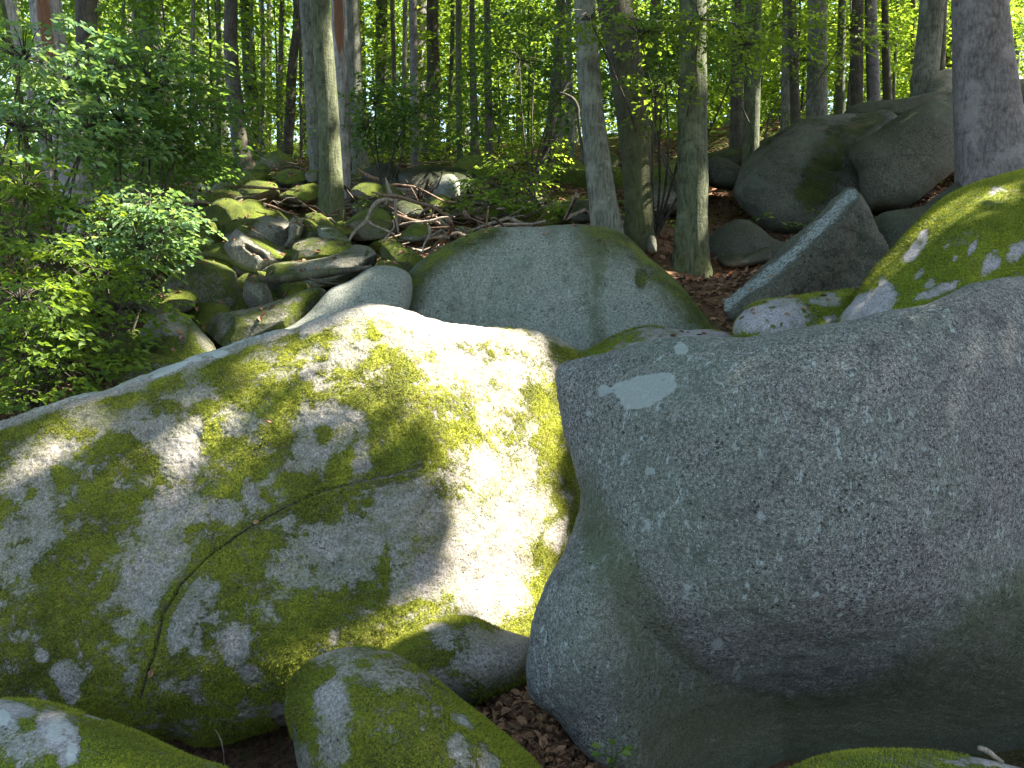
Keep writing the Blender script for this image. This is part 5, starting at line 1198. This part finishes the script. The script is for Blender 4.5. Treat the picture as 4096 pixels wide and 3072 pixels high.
# ------------------------------------------------------------------ fallen wood
def log(label, sheet, pts, Y, w, mat='stick', name='fallen_branch', cat='branch', group=None, moss=.2, wob=.18, dY=None, kids=()):
    P = cv(sheet, pts); n = len(P)
    Yv = np.full(n, float(Y)) if dY is None else Y + np.linspace(0, dY, n)
    Q = at(P[:, 0], P[:, 1], Yv)
    w = np.array(w, float) if np.ndim(w) else np.full(n, float(w))
    t = np.linspace(0, n - 1, (n - 1) * 5 + 1)
    QQ = np.stack([np.interp(t, np.arange(n), Q[:, i]) for i in range(3)], 1)
    for _ in range(3): QQ[1:-1] = (QQ[:-2] + QQ[1:-1] * 2 + QQ[2:]) / 4
    rr = np.interp(t, np.arange(n), w) * SC[sheet][2] / FPX * Y / 2
    V, F = tube(QQ, rr, 10, True, wob, hash_str(label) % 50)
    base = QQ[0].copy()
    me = mesh_from(name, V - base, F, M[mat], {'moss': np.full(len(V), moss) + .4 * fbm(V * 2, 2, 3), 'wound': 0 * V[:, 0]})
    o = link(name, me, loc=tuple(base)); tag(o, label, cat, group)
    for kp, kw_ in kids:
        P = cv(sheet, kp); Q = at(P[:, 0], P[:, 1], np.full(len(P), float(Y)) - .02)
        V, F = tube(Q, np.linspace(kw_, kw_ * .5, len(P)) * SC[sheet][2] / FPX * Y / 2, 7, True, .1, 3)
        c = link('side_branch', mesh_from('side_branch', V - base, F, M[mat], {'moss': np.full(len(V), moss), 'wound': 0 * V[:, 0]}), o)
    return o
log('long thin brown log lying across the back of the block field', 'A', [(860, 250), (1000, 250), (1150, 262), (1330, 272)], 11.9, [20, 22, 18, 10], 'stick_dark')
log('straight pale log poking out of the left thicket', 'A', [(380, 228), (520, 238), (680, 262)], 11.5, [16, 20, 14], 'stick')
log('short pale stub of log under the left end of the thin brown log', 'A', [(620, 340), (680, 350), (760, 365)], 11.0, [16, 20, 14], 'stick')
log('mossy twisted log draped over the dark rock in the block field', 'A', [(340, 738), (420, 745), (500, 735), (600, 722), (700, 712), (800, 722), (870, 748), (930, 785), (1000, 818), (1065, 832)], 8.35, [36, 40, 38, 44, 46, 44, 42, 40, 36, 26], 'bark_mossy', 'mossy_log', 'log', moss=.9, wob=.3)
log('grey-brown weathered log wedged above the small dark stone', 'A', [(1085, 880), (1200, 885), (1320, 870), (1450, 850), (1600, 830), (1740, 812), (1850, 795)], 8.3, [40, 54, 58, 60, 52, 40, 24], 'bark_dark', 'weathered_log', 'log', moss=.5, wob=.3, kids=[([(1420, 870), (1500, 905), (1620, 912), (1720, 900)], 22)])
log('bleached forked branch arching over the block field', 'Q2', [(600, 1565), (625, 1520), (660, 1480), (715, 1440), (735, 1390), (750, 1350), (790, 1305), (850, 1290), (890, 1300)], 10.0, [14, 22, 26, 30, 28, 28, 32, 26, 18], 'stick', 'forked_branch', wob=.12,
    kids=[([(722, 1435), (760, 1460), (810, 1480), (860, 1500), (900, 1520)], 22), ([(850, 1300), (835, 1335), (800, 1330)], 9)])
log('brown crooked branch resting on top of the bleached fork', 'Q2', [(750, 1245), (830, 1268), (900, 1268), (960, 1285), (1040, 1312), (1120, 1330), (1170, 1350), (1210, 1385), (1290, 1410)], 10.3, [10, 20, 26, 26, 24, 22, 22, 18, 8], 'stick_dark', wob=.12)
log('upright broken grey stake leaning on the crooked branch', 'Q2', [(840, 1150), (850, 1190), (868, 1250), (880, 1290)], 10.35, [8, 20, 30, 22], 'stick', 'broken_stake', wob=.2)
log('vertical grey limb hanging below the crooked branch', 'Q2', [(905, 1290), (902, 1350), (908, 1420), (925, 1520)], 10.2, [24, 20, 18, 12], 'stick')
log('short thick brown broken log on the ledge behind the fork', 'Q2', [(655, 1090), (690, 1120), (740, 1150), (795, 1165)], 12.2, [8, 20, 30, 24], 'stick_dark', 'broken_log', 'log')
log('brown limb lying beneath the crooked branch', 'Q2', [(880, 1380), (950, 1410), (1030, 1435), (1110, 1440)], 10.8, [14, 26, 24, 14], 'stick_dark')
log('knotted pale limb to the right of the forked branch', 'Q2', [(920, 1460), (1000, 1440), (1090, 1440), (1150, 1430), (1200, 1410), (1290, 1405)], 10.6, [6, 14, 20, 20, 16, 8], 'stick')
log('crooked pale root hanging above the flat-faced boulder', 'Q2', [(1120, 1460), (1128, 1510), (1110, 1550), (1085, 1590), (1078, 1650)], 9.8, [18, 18, 14, 12, 8], 'stick')
log('thin pale stick crossing low in front of the forked branch', 'Q2', [(820, 1570), (860, 1520), (900, 1470), (890, 1440)], 9.9, [14, 14, 10, 6], 'stick')
log('curved dark branch stub growing left from the pale leaning trunk', 'Q3', [(310, 600), (350, 612), (395, 640), (425, 690), (430, 800), (450, 940), (470, 1060)], 10.9, [8, 16, 24, 26, 20, 20, 20], 'bark_dark', 'dead_branch', wob=.1)
log('thin dark bare bough crossing between the straight and the dark trunk', 'Q3', [(700, 120), (800, 120), (880, 142), (1000, 138), (1100, 135), (1250, 122), (1400, 145), (1600, 160)], 10.0, [10, 9, 9, 9, 8, 8, 7, 5], 'bark_dark', 'bare_bough', wob=.05)
log('thin fallen stick on the slope left of the trunks', 'Q2', [(0, 1010), (60, 1035), (130, 1065)], 14.5, [10, 8, 5], 'stick')
log('tangled sticks bundle lead branch behind the mossy mound', 'A', [(1110, 365), (1180, 385), (1260, 420), (1340, 440)], 11.3, [12, 16, 14, 8], 'stick_dark')
rng = np.random.default_rng(14)
protos = []
for t in range(5):
    P = np.stack([np.linspace(-.5, .5, 7), .05 * rng.normal(size=7), .04 * rng.normal(size=7)], 1)
    prt = [tube(P, np.linspace(.018, .006, 7), 6, True)]
    for q in range(2):
        i = rng.integers(2, 5); d = np.array([.25, rng.choice([-1, 1]) * .22, rng.uniform(-.03, .12)])
        prt.append(tube([P[i], P[i] + d * .6, P[i] + d], [.009, .006, .003], 5, True))
    V, F = join(prt)
    protos.append(mesh_from('stick', V, F, M['stick' if t % 2 else 'stick_dark'], {'moss': 0 * V[:, 0], 'wound': 0 * V[:, 0]}))
n = 0
while n < 125:
    if n % 3: px, py = rng.normal(430, 60), rng.normal(225, 22)
    else: px, py = rng.uniform(190, 640), rng.uniform(170, 262)
    if not (170 < px < 660 and 168 < py < 262): continue
    Y = float(np.interp(py, [165, 190, 235, 262], [19, 15, 12, 10.4]))
    x = at(px, py, Y)[0]; z = ground_z(x, Y)[0]
    o = link('stick', protos[n % 5], loc=(x, Y, z + rng.uniform(.03, .22))); s = rng.uniform(.6, 2.0)
    o.scale = (s, s, s); o.rotation_euler = (rng.uniform(-.2, .2), rng.uniform(-.25, .25), rng.uniform(0, 6.28))
    w_ = where_is(px, py, STONE_ANCH); sz = 'short' if s < 1.1 else ('medium' if s < 1.55 else 'long'); sh = 'pale' if n % 5 % 2 else 'brown'
    tg = 'level' if abs(math.cos(o.rotation_euler[2])) > .7 else 'end-on'
    tag(o, own_label([sz + ' ' + sh + ' dead stick ' + w_, sz + ' ' + sh + ' dead stick lying ' + tg + ', ' + w_, sz + ' ' + sh + ' dead stick in the tangle, ' + w_]), 'stick', 'thin dead sticks scattered over the clearing')
    n += 1

# ------------------------------------------------------------------ small foreground things
def seedling(label, px, py, Y, n, size, seed):
    rng = np.random.default_rng(seed)
    b = at(px, py, Y); b[2] = min(b[2], b[2]); e = link('seedling', None, loc=tuple(b)); tag(e, label, 'plant')
    prt = []
    for i in range(n):
        a = i / n * 6.28 + rng.uniform(-.3, .3); h = size * rng.uniform(.6, 1.3)
        tip = np.array([math.cos(a) * size, math.sin(a) * size * .6, h])
        V, F = tube([np.zeros(3) - [0, 0, .05], tip * .5 + [0, 0, .02], tip], [.003, .0025, .0015], 5, False); prt.append((V, F))
        C = np.array([tip]); D = np.array([[math.cos(a), math.sin(a) * .6, .1]]); N = np.array([[rng.uniform(-.3, .3), -.5, 1.]])
        link('leaf', leaf_mesh('leaf', C, D, N, size * .9, .75, 'leaf_far', rng, True), e)
    V, F = join(prt)
    link('stem', mesh_from('stem', V, F, M['leaf'], {'rnd': 0 * V[:, 0]}), e)
seedling('bright green seedling at the foot of the massive grey boulder', 612, 764, 3.0, 7, .045, 5)
def dead_leaf(label, px, py, Yp, ang, size=.04):
    rng = np.random.default_rng(int(px))
    P = at(px, py, Yp)
    me = leaf_mesh('fallen_leaf', np.zeros((1, 3)), np.array([[math.cos(ang), -.2, math.sin(ang)]]), np.array([[.1, -1., .5]]), size, .7, 'litter', rng, True, np.array([.95]))
    o = link('fallen_leaf', me, loc=tuple(P)); tag(o, label, 'leaf')
def slab_Y(px, py):
    o, V, N, A, F = BOULDERS[L_SLAB]
    kx, kz = ray(px, py)
    f = V[1:1 + 720 * 230]
    d = (f[:, 0] / f[:, 1] - kx) ** 2 + ((f[:, 2] - CAMZ) / f[:, 1] - kz) ** 2
    return f[np.argmin(d), 1] - .02
dead_leaf('orange fallen leaf lying in the crack of the giant slab', 253, 523, slab_Y(253, 523), .4)
dead_leaf('brown fallen leaf caught low in the crack of the giant slab', 150, 677, slab_Y(150, 677), 1.2, .05)
dead_leaf('small pinkish fallen leaf on the moss of the giant slab', 272, 422, slab_Y(272, 422), 2.6, .03)
log('thin dry twig hanging over the dark hollow beneath the giant slab', 'Z2', [(725, 1530), (742, 1560), (752, 1600), (755, 1650)], 4.0, [4, 5, 4, 3], 'stick', 'twig', 'twig', wob=0)
log('short orange-brown broken stick in the bottom right corner', 'Z3', [(1610, 1590), (1640, 1600), (1690, 1640)], 2.3, [16, 22, 14], 'stick', 'broken_stick', 'stick')

def leaves_on(lab, cnt, seed, size=(.03, .06), zmin=.55):
    o, V, N, A, F = BOULDERS[lab]
    rng = np.random.default_rng(seed)
    fn = N[F].mean(1); ctr = V[F].mean(1)
    w = np.clip(fn[:, 2] - zmin, 0, 1)
    if w.sum() <= 0: return
    idx = rng.choice(len(F), cnt, p=w / w.sum())
    k = cnt
    D = rng.normal(size=(k, 3)); D -= (D * fn[idx]).sum(1)[:, None] * fn[idx]
    me = leaf_mesh('leaf_litter', ctr[idx] + fn[idx] * .006 - np.array(o.location), D, fn[idx] + .25 * rng.normal(size=(k, 3)), rng.uniform(size[0], size[1], k), .6, 'litter', rng, True)
    tag(link('leaf_litter', me, o), kind='stuff')
leaves_on(L_GREY, 34, 1, zmin=.72); leaves_on(L_POINT, 16, 2, zmin=.5); leaves_on(L_Q, 25, 3); leaves_on(L_WHITE, 20, 4)
for lab in [f[0] for f in FIELD][:24]: leaves_on(lab, 12, hash_str(lab) % 97, (.04, .08), .5)
